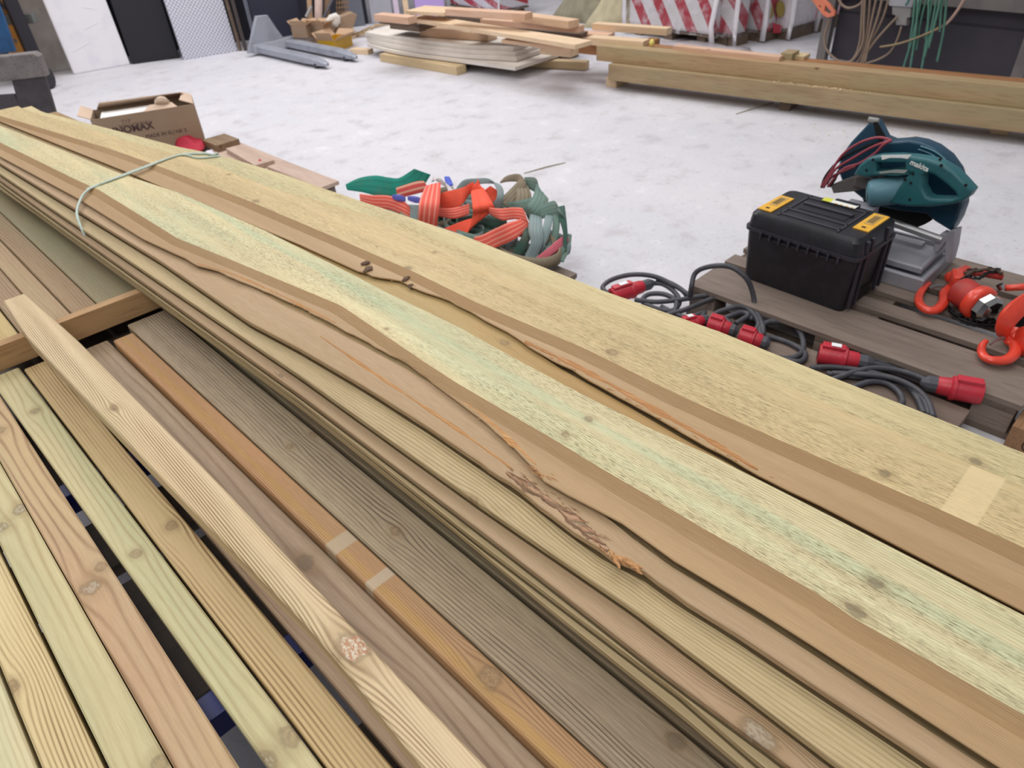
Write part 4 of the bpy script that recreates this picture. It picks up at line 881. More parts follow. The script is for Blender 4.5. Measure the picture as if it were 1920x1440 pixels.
hang('hose', [(1812, -8), (1795, 20), (1775, 44), (1755, 56)], .12, .011, plain('pinkish_hose', (176, 146, 134), .6), 'pinkish hose bending in from the upper right of the bench', 'hose')
hang('stick', [(1650, 88), (1680, 83), (1710, 74), (1745, 60), (1760, 52)], .16, .008, plain('brass_stick', (150, 130, 96), .6), 'thin yellowish rod behind the green cords', 'rod')
gl = [((1704, -8), (1698, 10)), ((1716, -8), (1704, 92)), ((1728, -6), (1693, 130)), ((1722, 0), (1706, 132)), ((1738, -6), (1718, 94)), ((1748, -6), (1734, 72)), ((1757, -6), (1733, 108)), ((1765, -6), (1741, 90)), ((1775, -6), (1757, 116)), ((1768, -8), (1762, 60)), ((1742, -6), (1728, 130))]
for i, (a, b) in enumerate(gl):
    mx = ((a[0]+b[0])/2+random.uniform(-3, 4), (a[1]+b[1])/2)
    hang('green_cord', [a, mx, b], .13+.01*(i % 4), .009, hose_g, 'green plastic cord hanging over the bench front', 'cord', 'green cords hanging from the bench')
oc_ = plain('clamp_orange', (222, 128, 98), .5, 0, .5, .2, 8.0)
co_ = pixplate('clamp_tool', [[(1520, -30), (1545, -4), (1556, 6), (1567, 22), (1565, 30), (1552, 33), (1543, 27), (1538, 20), (1528, 6), (1510, -20)], [(1549, 10), (1560, 22), (1556, 26), (1547, 20)], [(1538, 9), (1542, 12), (1541, 15), (1537, 12)]], t0-tn*.12+td*0, tn, .03, oc_, None, .006); tag(co_, 'orange clamp tool hanging at the left corner of the bench', 'tool')

# ================================================================== cardboard box on the far pallet
pal = timber_mat('pallet_wood', (134, 120, 110), (92, 78, 70)); pal2 = timber_mat('pallet_wood_dark', (112, 98, 88), (74, 62, 54)); pink = timber_mat('pallet_pinkish', (196, 172, 156), (160, 132, 116))
def pallet(name, x0, y0, LX, LY, label, boards, mat, z=.144, blocks=True, rot=0.0, top_t=.022, parts=None):
    """top boards run along Y; boards = list of (x offset, width)"""
    r = empty(name, (x0, y0, 0), label, 'pallet')
    def bx_(nm, c, d, mt):   # mesh local X along the grain
        ax = 0 if d[0] >= d[1] else 1
        dd = (d[0], d[1], d[2]) if ax == 0 else (d[1], d[0], d[2])
        o = MB().box((0, 0, 0), dd).build(nm, mt, None, bevel=.0025); o.parent = r
        o.location = Matrix.Rotation(rot, 3, 'Z') @ Vector(c); o.rotation_euler.z = rot+(0 if ax == 0 else math.pi/2); return o
    for (o_x, w_) in boards: bx_('top_board', (o_x+w_/2, LY/2, z-top_t/2), (w_, LY, top_t), mat)
    for yy in (.07, LY/2, LY-.07): bx_('stringer_board', (LX/2, yy, z-top_t-.011), (LX, .12, .022), pal2)
    hb_ = z-top_t-.022-.022
    for xx in (.05, LX/2, LX-.05):
        for yy in (.07, LY/2, LY-.07): bx_('block', (xx, yy, .022+hb_/2), (.099, .119, hb_), pal)
        bx_('bottom_board', (xx, LY/2, .011), (.1, LY, .022), pal2)
    return r
pallet('pallet', 1.22, 3.68, .8, 1.2, 'pallet with pinkish boards and scraps behind the tied stack', [(0, .14), (.2, .1), (.36, .13), (.56, .1), (.66, .14)], pink)
pallet('pallet', .98, 5.08, .9, 1.1, 'pallet under the printed cardboard box', [(0, .14), (.19, .1), (.34, .13), (.55, .1), (.76, .14)], pal)
cbm = plain('printed_carton', (162, 140, 118), .8, 0, .25, .15, 4.0, (146, 122, 100)); cbl = plain('carton_inner', (204, 178, 156), .85)
cx0 = 1.845; ZB = .145; ZT_ = .43; cL = px(140, 213, .40)
cr = empty('cardboard_box', (1.6, 5.3, ZB), 'open brown cardboard box with dark print and torn flaps', 'box')
pBR = px(375, 266, ZB); pTR = pw(361, 195, pBR, (1, 0, 0)); pBR2 = pBR
# box axes from the photo: front face runs from the right corner towards the left
fTR = px(362, 195, .42); fTL = px(170, 225, .42); fX = (fTL-fTR).normalized(); fN = Vector((-fX.y, fX.x, 0)); fN = fN if fN.dot(fTR) > 0 else -fN
BW = (fTL-fTR).length; BD = .27
base = Vector((fTR.x, fTR.y, 0)); rotb = math.atan2(fX.y, fX.x)
def bp(a, d, z): return base+fX*a+fN*d+ZU*z
mb = MB()
mb.box(bp(BW/2, 0, (.42+ZB)/2), (BW, .006, .42-ZB), rotb); mb.box(bp(BW/2, BD, (.42+ZB)/2), (BW, .006, .42-ZB), rotb)
mb.box(bp(0, BD/2, (.42+ZB)/2), (.006, BD, .42-ZB), rotb); mb.box(bp(BW, BD/2, (.42+ZB)/2), (.006, BD, .42-ZB), rotb); mb.box(bp(BW/2, BD/2, ZB+.003), (BW, BD, .006), rotb)
mb.build('carton', cbm, cr)
def quad(name, P4, mat, parent, th=.005):
    a, b, c, d = [Vector(p) for p in P4]; nn = (b-a).cross(d-a).normalized()*th
    return MB().add([a, b, c, d, a+nn, b+nn, c+nn, d+nn], [(0, 1, 2, 3), (4, 5, 6, 7), (0, 1, 5, 4), (1, 2, 6, 5), (2, 3, 7, 6), (3, 0, 4, 7)]).build(name, mat, parent)
quad('flap', [bp(.02, BD, .42), bp(BW*.96, BD, .42), bp(BW*.9, BD-.10, .475), bp(.06, BD-.12, .47)], cbl, cr)
quad('flap', [bp(0, 0, .42), bp(0, BD, .42), bp(.05, BD-.02, .45), bp(.08, .03, .45)], cbl, cr)
quad('flap', [bp(BW, 0, .42), bp(BW, BD, .42), bp(BW+.06, BD-.02, .46), bp(BW+.07, .02, .45)], cbl, cr)
quad('flap', [bp(.1, 0, .42), bp(BW*.5, 0, .42), bp(BW*.42, .05, .445), bp(.13, .06, .44)], cbl, cr)
MB().box(bp(BW*.62, BD*.45, .405), (BW*.6, BD*.6, .02), rotb).build('white_contents', plain('white_foam', (238, 234, 230), .8), cr, bevel=.008)
MB().lathe(bp(BW*.30, .05, .425), (.3, .5, .6), [(.01, 0), (.045, .01), (.05, .03), (.03, .055)], 10).build('crumpled_paper', plain('paper', (198, 176, 154), .9, bump=.6), cr)
prn = plain('print_brown', (86, 66, 62), .8); prl = plain('print_faint', (132, 108, 100), .8)
Mt = frame(pw(250, 241, bp(0, -.004, 0), fN), -fX, ZU); text('print', 'INOMAX', .062, Mt, prn, cr, bold=.002)
for (x, y, s, w_, mt) in ((236, 228, 'TYP', .022, prl), (252, 233, 'NO. 1 MASKIN', .02, prl), (312, 250, 'MADE IN EU NR 2', .022, prn)):
    text('print', s, w_*1.5, frame(pw(x, y, bp(0, -.004, 0), fN), -fX, ZU), mt, cr)
redp = plain('red_cloth', (184, 46, 66), .7, 0, .3, .3, 20.0, (140, 28, 48), .3)
def lump(name, pix, z, h, mat, label, cat, seed=1):
    rr = random.Random(seed); pts = [px(x, y, z) for x, y in pix]; c = sum(pts, Vector())/len(pts); rings = []
    for k, (s, zz_) in enumerate(((1, 0), (1.02, .3), (.85, .7), (.5, .95), (.1, 1.0))): rings.append([c+(p-c)*s*rr.uniform(.82, 1.12)+ZU*h*zz_*rr.uniform(.55, 1.25) for p in pts])
    o = MB().loft(rings).build(name, mat, smooth=True); md = o.modifiers.new('s', 'SUBSURF'); md.levels = 1; md.render_levels = 2; return tag(o, label, cat)
lump('red_cloth', [(322, 281), (335, 268), (350, 262), (372, 263), (388, 272), (386, 288), (365, 292), (340, 290)], .146, .085, redp, 'crumpled bright red cloth beside the cardboard box', 'cloth', 5)
lump('red_fragment', [(484, 308), (488, 304), (494, 305), (496, 311), (491, 315), (485, 314)], .146, .03, redp, 'small dark red plastic piece among the pinkish boards', 'fragment', 2)
lump('white_rag', [(382, 286), (396, 283), (405, 288), (402, 296), (388, 296)], .146, .02, plain('rag_white', (222, 214, 222), .8), 'small white rag right of the red cloth', 'rag', 3)
dkb = timber_mat('dark_offcut', (142, 118, 92), (98, 76, 54))
o = bar('wood_block', px(378, 262, .19), px(405, 273, .19), .17, .045, dkb); tag(o, 'dark brown wood block right of the cardboard box', 'block')
o = bar('board_scrap', px(423, 278, .175), px(478, 310, .175), .13, .03, pink); tag(o, 'pinkish board scrap next to the tied stack', 'board')
o = bar('board_scrap', px(500, 312, .172), px(600, 352, .172), .13, .022, pink); tag(o, 'longer pinkish board scrap with split end before the slings', 'board')

# ================================================================== pallet of lifting slings
pallet('pallet', 1.44, 1.80, .62, 1.3, 'pallet carrying the heap of lifting slings', [(0, .12), (.14, .09), (.25, .11), (.38, .09), (.50, .12)], pal)
def webbing(name, c, stripe, freq=7.0, dirt=.35):
    n = NT(name, .75, 0, .3); U, V, _ = n.sep(n.uv()); a = n.noise(n.oc(), 9.0, 3.0, .6)
    s_ = n.sm(n.M('SINE', n.M('MULTIPLY', V, 6.2832*freq)), .3, .8)
    cc = n.mix(n.M('MULTIPLY', s_, .8), srgb(c), srgb(stripe)); cc = n.mix(n.M('MULTIPLY', n.sm(a, .45, .75), dirt), cc, srgb((130, 110, 96)))
    n.bump(n.noise(n.oc(), 260.0, 2.0), .25, .001); return n.col(cc)
teal = webbing('teal_sling', (36, 142, 124), (30, 124, 108), 3.0, .15); orgs = webbing('orange_striped_sling', (226, 92, 78), (240, 160, 140), 4.0, .15); orgp = webbing('orange_plain_sling', (238, 92, 66), (230, 84, 60), 2.0, .12)
ggr = webbing('grey_green_sling', (112, 136, 126), (96, 120, 112), 4.0, .35); gbl = webbing('grey_blue_sling', (134, 150, 150), (116, 134, 136), 4.0, .3); brs = webbing('brown_sling', (136, 124, 104), (110, 98, 82), 4.0, .3); dkg = webbing('dark_green_sling', (62, 92, 82), (50, 78, 70), 4.0, .3)
blu = plain('blue_tag', (60, 84, 190), .5); vio = plain('violet_blue', (92, 92, 176), .5)
# base mass of slings (fills the heap under the named ones)
rr = random.Random(12)
G_ = 'lifting slings in the heap'
for i in range(18):
    cx_, cy_ = 1.90+rr.uniform(0, .30), 2.05+rr.uniform(0, .75); a0 = rr.uniform(0, 6.28); R_ = rr.uniform(.10, .15)
    pts = []; sd = []
    for k in range(15):
        a = a0+k*.5; pts.append(Vector((min(2.46, cx_+math.cos(a)*R_*.7), cy_+math.sin(a)*R_*1.3, (.156+.0035*i)+.02*(.5+.5*math.sin(a*1.3+i))))); sd.append(Vector((math.cos(a)*.9, math.sin(a)*.9, .55)))
    mt = (ggr, gbl, dkg, brs)[i % 4]
    o = MB().ribbon(spline([tuple(p) for p in pts], 4), .045, (.2, .1, 1), .006).build('lifting_sling', mt, smooth=True); tag(o, 'coiled grey-green lifting sling deep in the heap', 'sling', 'slings at the bottom of the heap')
R = lambda *a, **k: rib('lifting_sling', *a, group=G_, **k)
R([(650, 351, .20, 3, 10), (676, 347, .22, 4, 24), (705, 348, .23, 2, 34), (735, 352, .24, 8, 34), (756, 348, .25, 14, 26), (778, 338, .27, 22, 26), (792, 322, .30, 28, 10)], teal, 'bright teal lifting sling with raised end at the left of the heap')
R([(676, 372, .19, 2, 16), (700, 378, .20, 4, 22), (730, 380, .22, 4, 24), (756, 390, .22, 2, 26), (770, 400, .20, 4, 24)], orgs, 'orange sling end at the far left below the teal sling')
R([(745, 362, .24, 4, 18), (780, 352, .27, 4, 20), (800, 348, .28, 10, 16)], webbing('red_blue_sling', (206, 84, 80), (220, 180, 150), 2.0, .1), 'reddish short sling next to the violet tag')
R([(812, 346, .30, 26, -6), (806, 375, .31, 34, 0), (803, 400, .28, 34, 4), (800, 430, .22, 32, 6), (796, 460, .17, 30, 6)], orgs, 'orange striped sling hanging down toward the board stack')
R([(824, 378, .26, 6, 24), (842, 376, .27, 4, 32), (866, 368, .30, 0, 28), (885, 352, .31, -6, 22), (898, 348, .32, 2, 20), (905, 356, .31, 16, 6)], orgp, 'plain orange sling arching in the upper middle of the heap')
R([(895, 356, .31, -22, 6), (905, 385, .30, -34, 6), (906, 400, .27, -36, 10), (893, 418, .24, -26, 24), (868, 432, .21, -6, 34), (830, 450, .18, 4, 34), (800, 462, .16, 4, 28)], orgp, 'wide plain orange sling folded in the middle of the heap')
R([(822, 398, .24, 2, 14), (850, 400, .25, 2, 18), (880, 392, .26, 0, 18)], orgs, 'orange sling piece crossing behind the folded one')
R([(918, 396, .28, 6, 14), (940, 402, .29, 4, 20), (965, 400, .28, 4, 20), (984, 404, .27, 6, 22), (984, 418, .25, 12, 16), (960, 432, .25, 14, 26), (930, 446, .22, 10, 28), (900, 458, .19, 6, 28), (868, 450, .17, 2, 12)], orgs, 'orange striped sling folded at the right of the orange group')
R([(850, 365, .27, -4, 10), (870, 345, .31, 4, 12), (895, 340, .33, 2, 10), (920, 340, .33, 4, 8), (935, 350, .33, 10, -2), (938, 370, .31, 12, 2), (928, 392, .27, 14, 8)], gbl, 'grey lifting sling looping open around the orange one')
R([(905, 376, .27, 20, 14), (918, 366, .28, 22, 14), (928, 354, .30, 16, 10)], orgp, 'orange sling end inside the grey loop')
R([(942, 338, .31, 8, -10), (955, 334, .32, 4, -12), (972, 334, .32, 6, -12), (978, 344, .31, 16, 4), (965, 362, .29, 22, 6), (945, 384, .27, 20, 14)], brs, 'brownish sling knotted at the top of the heap')
R([(978, 348, .30, 22, 2), (982, 366, .29, 26, 2), (978, 384, .27, 24, 6)], brs, 'pale brown sling piece in front of the dark green coils')
R([(986, 342, .30, 4, 18), (1008, 350, .31, 4, 26), (1014, 370, .30, 26, 6), (1002, 392, .28, 24, 14), (990, 402, .26, 16, 16)], ggr, 'grey-green sling curving down at the top right of the heap')
R([(950, 388, .26, 6, 14), (975, 386, .28, 4, 18), (1000, 380, .29, 4, 18), (1022, 368, .29, 10, 16)], ggr, 'grey-green sling lying across behind the orange ones')
R([(990, 408, .24, 8, 18), (1015, 398, .27, 4, 22), (1042, 390, .28, 4, 24), (1054, 402, .27, 14, 12)], ggr, 'striped grey-green sling crossing at the right of the heap')
R([(1050, 388, .27, 16, -4), (1056, 415, .25, 12, 2), (1060, 440, .22, 8, 2), (1058, 470, .18, 8, 2)], dkg, 'dark green sling running down the right edge of the heap')
R([(1005, 405, .26, 20, 6), (1004, 430, .25, 24, 0), (1006, 455, .22, 20, 0), (996, 480, .18, 20, 4), (990, 500, .15, 18, 4)], gbl, 'pale grey-blue sling hanging straight down on the right')
R([(1030, 405, .26, 14, 2), (1026, 425, .25, 14, 2), (1018, 450, .22, 14, 4), (1004, 475, .18, 14, 8)], gbl, 'grey-blue sling right of the pale straight one')
R([(1044, 404, .26, 12, 2), (1042, 432, .23, 12, 2), (1036, 455, .20, 12, 4), (1020, 480, .17, 14, 8)], ggr, 'grey-green sling second from the right edge')
R([(986, 420, .24, 10, 6), (988, 440, .23, 14, 4), (978, 462, .20, 14, 8), (968, 480, .17, 14, 8)], dkg, 'dark sling next to the white loop')
R([(1010, 488, .17, 8, 10), (1028, 474, .19, 6, 12), (1046, 460, .20, 6, 14), (1064, 446, .20, 4, 14)], webbing('red_sling', (190, 80, 96), (214, 140, 150), 4.0, .2), 'faded red sling low at the right of the heap')
R([(1020, 498, .155, 12, 8), (1040, 482, .17, 14, 10), (1054, 464, .19, 12, 6)], ggr, 'green-grey sling lowest at the right corner of the heap')
R([(924, 472, .16, 6, 12), (950, 462, .18, 6, 10), (966, 452, .2, 6, 2), (966, 442, .21, 6, -4), (958, 438, .21, -2, -8)], gbl, 'whitish sling end rolled into a small open loop')
R([(812, 336, .27, 4, -10), (826, 340, .28, 4, 12), (842, 350, .27, 12, 10), (850, 368, .25, 14, 4)], webbing('white_sling', (214, 206, 204), (196, 188, 186), 2.0, .1), 'white sling arching left of the blue tag')
R([(775, 385, .22, 16, 2), (778, 400, .20, 20, 2), (782, 420, .17, 22, 4)], gbl, 'grey webbing beside the orange striped sling')
for (x, y, z, dx, dy, w_, h_, mt, lb) in ((842, 340, .27, 14, 18, .03, .06, blu, 'small bright blue tag sticking up from the slings'), (748, 371, .25, 24, 4, .06, .03, vio, 'left violet-blue plastic tag on the slings'), (778, 374, .25, 26, 6, .06, .03, vio, 'right violet-blue plastic tag on the slings')):
    if mt is blu: rib('tag', [(838, 332, z, 10, 0), (841, 340, z, 12, -2), (846, 348, z, 8, -2)], mt, lb, 'tag')
    else: rib('tag', [(x-dx/2, y-2, z, 1, 8), (x, y, z, 2, 13), (x+dx/2, y+2, z, 1, 9)], mt, lb, 'tag')
R([(860, 420, .20, 2, 14), (890, 412, .22, 4, 16), (925, 418, .22, 4, 14), (950, 414, .23, 2, 12)], dkg, 'dark green sling glimpsed below the folded orange sling')
R([(1068, 440, .20, 8, 2), (1064, 465, .18, 8, 2), (1052, 490, .16, 8, 4)], ggr, 'outermost thin green sling strand at the right edge of the heap')
R([(1034, 440, .22, 10, 4), (1040, 465, .19, 10, 6), (1030, 492, .155, 12, 8)], brs, 'brownish sling strand between the green ones at the lower right')
R([(940, 455, .19, 4, 10), (975, 470, .17, 6, 12), (1000, 490, .155, 8, 12)], ggr, 'grey-green sling emerging beside the white rolled end')
# thin straw on the floor
a, b = px(983, 325, .002), px(1060, 305, .002); o = MB().tube([a, (a+b)/2+Vector((.01, 0, .004)), b], .004, 5).build('straw', plain('straw', (166, 154, 136), .8)); tag(o, 'thin straw-coloured stick on the floor beyond the slings', 'stick')
a, b = px(1380, 214, .002), px(1450, 192, .002); o = MB().tube([a, (a+b)/2+Vector((-.01, 0, .004)), b], .004, 5).build('straw', bpy.data.materials['straw']); tag(o, 'thin twig on the floor in front of the large beams', 'stick')

# ================================================================== pallet with tools
pallet('pallet', 2.285, .14, .93, 1.235, 'weathered grey pallet carrying toolbox, saw and chain hoists', [(0, .225), (.275, .085), (.43, .10), (.58, .09), (.72, .19)], pal)
bt2 = MB().box((0, 0, 0), (.16, .12, .105)).build('wood_block', timber_mat('block_brown', (148, 112, 80), (104, 74, 50)), bevel=.003); q_ = px(1905, 835, .02); bt2.location = (q_.x+.05, q_.y-.03, .0525); tag(bt2, 'brown wooden block at the near right, stamped with a ring', 'block')
rg = MB(); M_ = frame(Vector(bt2.location)+Vector((-.0805, 0, .0)), (0, -1, 0), ZU)
rg = plate('stamp_ring', [[(.016*math.cos(a), .022*math.sin(a)) for a in [k*.35 for k in range(18)]], [(.012*math.cos(a), .018*math.sin(a)) for a in [k*.35 for k in range(18)]]], .001, plain('stamp', (54, 40, 30), .8), M_, None); rg.parent = bt2; rg.matrix_parent_inverse = Matrix.Translation(bt2.location).inverted()
# low planks in front, carrying the cables
lowm = timber_mat('low_planks', (126, 110, 100), (84, 70, 62))
for (x0, w_, ya, yb, z1, t_, lb) in ((2.08, .17, .26, 1.25, .085, .03, 'grey-brown plank lying low between stack and pallet, right one'), (1.86, .17, .30, 1.4, .085, .03, 'grey-brown plank lying low beside the tied stack'), (2.09, .15, .27, 1.2, .052, .03, 'lower grey plank under the cable plank')):
    o = MB().box((0, 0, 0), (yb-ya, w_, t_)).build('plank', lowm, bevel=.003); o.location = (x0+w_/2, (ya+yb)/2, z1-t_/2); o.rotation_euler.z = math.pi/2; tag(o, lb, 'plank')
for yy in (.45, 1.0):
    o = MB().box((0, 0, 0), (.5, .08, .021)).build('batten', pal2, bevel=.002); o.location = (2.03, yy, .0105); tag(o, 'hidden batten below the low planks', 'batten', 'battens below the low planks')
    o = MB().box((0, 0, 0), (.15, .08, .033)).build('batten', pal2, bevel=.002); o.location = (1.945, yy, .0380); tag(o, 'hidden batten below the low planks', 'batten', 'battens below the low planks')

# ---- toolbox
tk = plain('toolbox_black', (24, 23, 29), .42, 0, .5, .3, 18.0, (46, 43, 53), .15); tkd = plain('toolbox_dark', (26, 25, 32), .45, 0, .45, .2, 18.0); tkl = plain('toolbox_grey', (48, 46, 55), .45, 0, .5, .3, 25.0)
tyel = plain('toolbox_yellow', (226, 172, 56), .5, 0, .4, .2, 40.0, (196, 140, 50)); ink = plain('label_dark', (52, 42, 34), .6)
f0 = px(1574, 590, .145); f1_ = px(1391, 518, .145); tX = (f1_-f0).normalized(); tN = Vector((-tX.y, tX.x, 0)); tN = tN if tN.x > 0 else -tN
tX = Vector((0.04, 1, 0)).normalized(); tN = Vector((1, -.04, 0)).normalized()
TBO = Vector((2.45, .795, .145)); TW, TD, THH = .455, .30, .305
def tb_(a, d, z): return TBO+tX*a+tN*d+ZU*z
tbx = empty('toolbox', (TBO+tX*TW/2+tN*TD/2), 'black plastic toolbox with yellow latches standing on the pallet', 'toolbox')
def taper(a0, a1, d0, d1, z0, A0, A1, D0, D1, z1, r=.03, seg=4):
    def ring(a0, a1, d0, d1, z, r):
        pts = []
        for (ca, cd, s) in ((a0+r, d0+r, math.pi), (a1-r, d0+r, 1.5*math.pi), (a1-r, d1-r, 0), (a0+r, d1-r, .5*math.pi)):
            for k in range(seg+1): t = s+k*math.pi/2/seg; pts.append(tb_(ca+math.cos(t)*r, cd+math.sin(t)*r, z))
        return pts
    return ring(a0, a1, d0, d1, z0, r), ring(A0, A1, D0, D1, z1, r)
r0, r1 = taper(.012, TW-.012, .012, TD-.012, 0, 0, TW, 0, TD, .225, .022)
MB().loft([r0, r1]).build('body', tk, tbx, smooth=True, angle=.6)
r0, r1 = taper(-.010, TW+.010, -.010, TD+.010, .222, -.010, TW+.010, -.010, TD+.010, .236, .03)
MB().loft([r0, r1]).build('rim', tkl, tbx, smooth=True, angle=.6)
r0, r1 = taper(-.004, TW+.004, -.004, TD+.004, .2365, .002, TW-.002, .002, TD-.002, .285, .032); _, r2 = taper(0, 1, 0, 1, 0, .016, TW-.016, .016, TD-.016, .301, .03)
MB().loft([r0, r1, r2]).build('lid', tk, tbx, smooth=True, angle=.6)
for k in range(9): MB().box(tb_(.06+k*.040, -.012, .216), (.007, .02, .026), M=Matrix.Rotation(math.atan2(tX.y, tX.x), 3, 'Z')).build('rib', tkl, tbx, bevel=.001)
RT = math.atan2(tX.y, tX.x)
MB().box(tb_(TW/2, -.007, .224), (.30, .006, .003), RT).build('rib', tkl, tbx); MB().box(tb_(TW/2, -.007, .207), (.30, .006, .003), RT).build('rib', tkl, tbx)
# raised lid ribs, handle, slot
for (a, d, la, ld, h) in ((.225, .045, .25, .012, .006), (.225, .10, .25, .010, .006), (.105, .15, .010, .25, .006), (.345, .15, .010, .25, .006), (.225, .25, .25, .012, .006)):
    MB().box(tb_(a, d, .302), (la, ld, h), RT).build('lid_rib', tkl, tbx, bevel=.0015)
MB().box(tb_(.225, .155, .3015), (.19, .05, .004), RT).build('handle_recess', tkd, tbx, bevel=.001)
MB().box(tb_(.225, .185, .306), (.20, .022, .010), RT).build('handle', tkl, tbx, bevel=.004)
for s_, a in ((0, .050), (1, .405)):
    l_ = empty('latch', (0, 0, 0)); bpy.data.objects.remove(l_)
    d0 = .175 if s_ == 0 else .11
    o = MB().box(tb_(a, d0, .3035), (.06, .17, .006), RT).build('latch', tyel, tbx, bevel=.002)
    MB().box(tb_(a, d0+.02, .3072), (.032, .10, .0012), RT).build('latch_mark', plain('latch_dull', (190, 154, 84), .6) if s_ == 0 else bpy.data.materials['latch_dull'], o)
    MB().box(tb_(a, d0-.062, .3072), (.014, .012, .0012), RT).build('latch_mark', ink, o)
    for k in range(4): MB().box(tb_(a-.008+k*.006, d0+.02, .3082), (.0025, .07, .001), RT).build('latch_mark', ink, o)
lb = MB().box(tb_(.20, .262, .3085), (.10, .036, .001), RT).build('label', plain('label_white', (226, 226, 220), .5), tbx); MB().box(tb_(.268, .262, .3085), (.036, .036, .001), RT).build('label', plain('label_yellowgreen', (206, 206, 70), .5), tbx)
for k in range(4): MB().box(tb_(.16+k*.022, .247, .3092), (.012, .005, .0006), RT).build('label_mark', tyel, lb)
# near end (facing right): ribs and foot slot
for d in (.03, .075, .235, .275): MB().box(tb_(-.002, d, .12), (.012, .012, .21), RT).build('side_rib', tkl, tbx, bevel=.003)
for d in (.055, .095, .215): MB().box(tb_(-.003, d, .262), (.014, .016, .05), RT).build('side_rib', tkl, tbx, bevel=.004)
MB().box(tb_(.010, .155, .035), (.012, .085, .05), RT).build('foot_slot_shade', plain('slot_shade_black', (8, 8, 10), .8), tbx, bevel=.002)  # solid near-black block painted in for the shade inside the slot
MB().box(tb_(.2, .285, .30), (.10, .03, .02), RT).build('hinge', tkd, tbx, bevel=.006)

# ---- metal cut-off saw
sg = plain('saw_teal', (36, 96, 102), .45, 0, .5, .3, 9.0, (22, 66, 76)); sb_ = plain('saw_guard_blue', (22, 64, 86), .4, .1, .5, .3, 6.0, (16, 44, 62)); sgl = plain('saw_light_teal', (88, 132, 146), .45, 0, .5, .25, 10.0)
sgy = plain('saw_grey', (158, 158, 166), .5, .2, .5, .3, 12.0); dsk = plain('abrasive_disc', (34, 33, 34), .9, 0, .2, .3, 60.0); swh = plain('sticker_white', (232, 234, 234), .5)
so = Vector((3.02, .84, .145)); saw = empty('cut_off_saw', so, 'teal metal cut-off saw with grey base behind the toolbox', 'saw')
NX = (1, -.10, 0)
# base: grey pressed tray
def traybox(a0, a1, b0_, b1_, z0, z1, ins, mat, nm):
    rings = []
    for (i_, z) in ((0, z0), (0, z1-.006), (.004, z1), (.016, z1), (.022, z1-.02)):
        rings.append([Vector((a0+i_, b0_+i_, z)), Vector((a1-i_, b0_+i_, z)), Vector((a1-i_, b1_-i_, z)), Vector((a0+i_, b1_-i_, z))])
    return MB().loft(rings).build(nm, mat, saw, bevel=.002)
traybox(2.79, 3.14, .64, 1.16, .145, .205, 0, sgy, 'base'); traybox(2.83, 3.11, .67, .92, .205, .232, 0, sgy, 'base_tray')
MB().box((2.90, .98, .30), (.07, .12, .19)).build('pivot_bracket', sgy, saw, bevel=.006)
pixplate('vise', [[(1762, 440), (1770, 434), (1778, 436), (1785, 430), (1799, 427), (1794, 460), (1786, 490), (1776, 488), (1778, 450), (1764, 470), (1754, 466)]], Vector((3.0, .7, .2)), NX, .05, sgy, saw, .004)
o = MB().lathe(pw(1766, 450, Vector((2.98, .7, .2)), NX), (0, 1, .1), [(.016, 0), (.016, .28)], 12).build('vise_screw', plain('steel', (170, 170, 172), .35, .7), saw, smooth=True, angle=.6)
MB().box((3.06, .95, .215), (.05, .4, .025)).build('fence_rail', sgl if False else sgy, saw, bevel=.003)
gp0 = Vector((3.05, .87, .44))
pixplate('blade_guard', [[(1588, 340), (1578, 312), (1588, 284), (1604, 262), (1636, 228), (1646, 225), (1662, 256), (1676, 262), (1692, 261), (1712, 259), (1734, 263), (1758, 273), (1782, 291), (1800, 316), (1811, 350), (1811, 382), (1802, 408), (1790, 428), (1760, 410), (1744, 396), (1700, 392), (1640, 380)]], gp0, NX, .075, sb_, saw, .010)
pixplate('guard_edge', [[(1637, 230), (1645, 228), (1662, 258), (1650, 268), (1644, 258)]], gp0-Vector((.041, 0, 0)), NX, .004, dsk, saw, .001)
for (x, y) in ((1638, 226),): MB().lathe(pw(x, y, gp0-Vector((.03, 0, 0)), NX), (0, 1, 0), [(.012, -.02), (.012, .02)], 10).build('guard_knob', gp, saw, smooth=True, angle=.6)
dc = pw(1694, 350, gp0, NX); MB().lathe(dc-Vector((.003, 0, 0)), NX, [(.012, 0), (.178, 0), (.178, .006), (.012, .006)], 48).build('abrasive_disc', dsk, saw, smooth=True, angle=.6)
# ridge lines on the guard
for kk in (6, 12):
    pts = [pw(x-kk*.7, y+kk, gp0-Vector((.040, 0, 0)), NX) for x, y in ((1730, 268), (1756, 278), (1778, 295), (1794, 318), (1803, 346))]
    MB().tube(spline([tuple(p) for p in pts], 5), .0025, 6).build('guard_ridge', sgl, saw, smooth=True)
hp0 = Vector((2.92, .84, .44))
pixplate('handle_body', [[(1606, 325), (1618, 305), (1634, 293), (1652, 289), (1690, 288), (1716, 290), (1744, 294), (1772, 303), (1794, 316), (1812, 334), (1830, 354), (1822, 366), (1810, 375), (1790, 380), (1750, 385), (1706, 384), (1672, 378), (1690, 350), (1700, 334), (1712, 322), (1700, 320), (1660, 326), (1630, 330)],
        [(1649, 302), (1703, 302), (1704, 318), (1688, 320), (1650, 318)], [(1736, 326), (1746, 321), (1758, 325), (1778, 340), (1796, 356), (1801, 365), (1790, 369), (1752, 368), (1744, 364), (1736, 348)]], hp0, NX, .06, sg, saw, .012)
mc0 = pw(1632, 362, hp0-Vector((.02, 0, 0)), NX); mc1 = pw(1706, 352, hp0+Vector((.05, 0, 0)), NX); ax = (mc1-mc0)
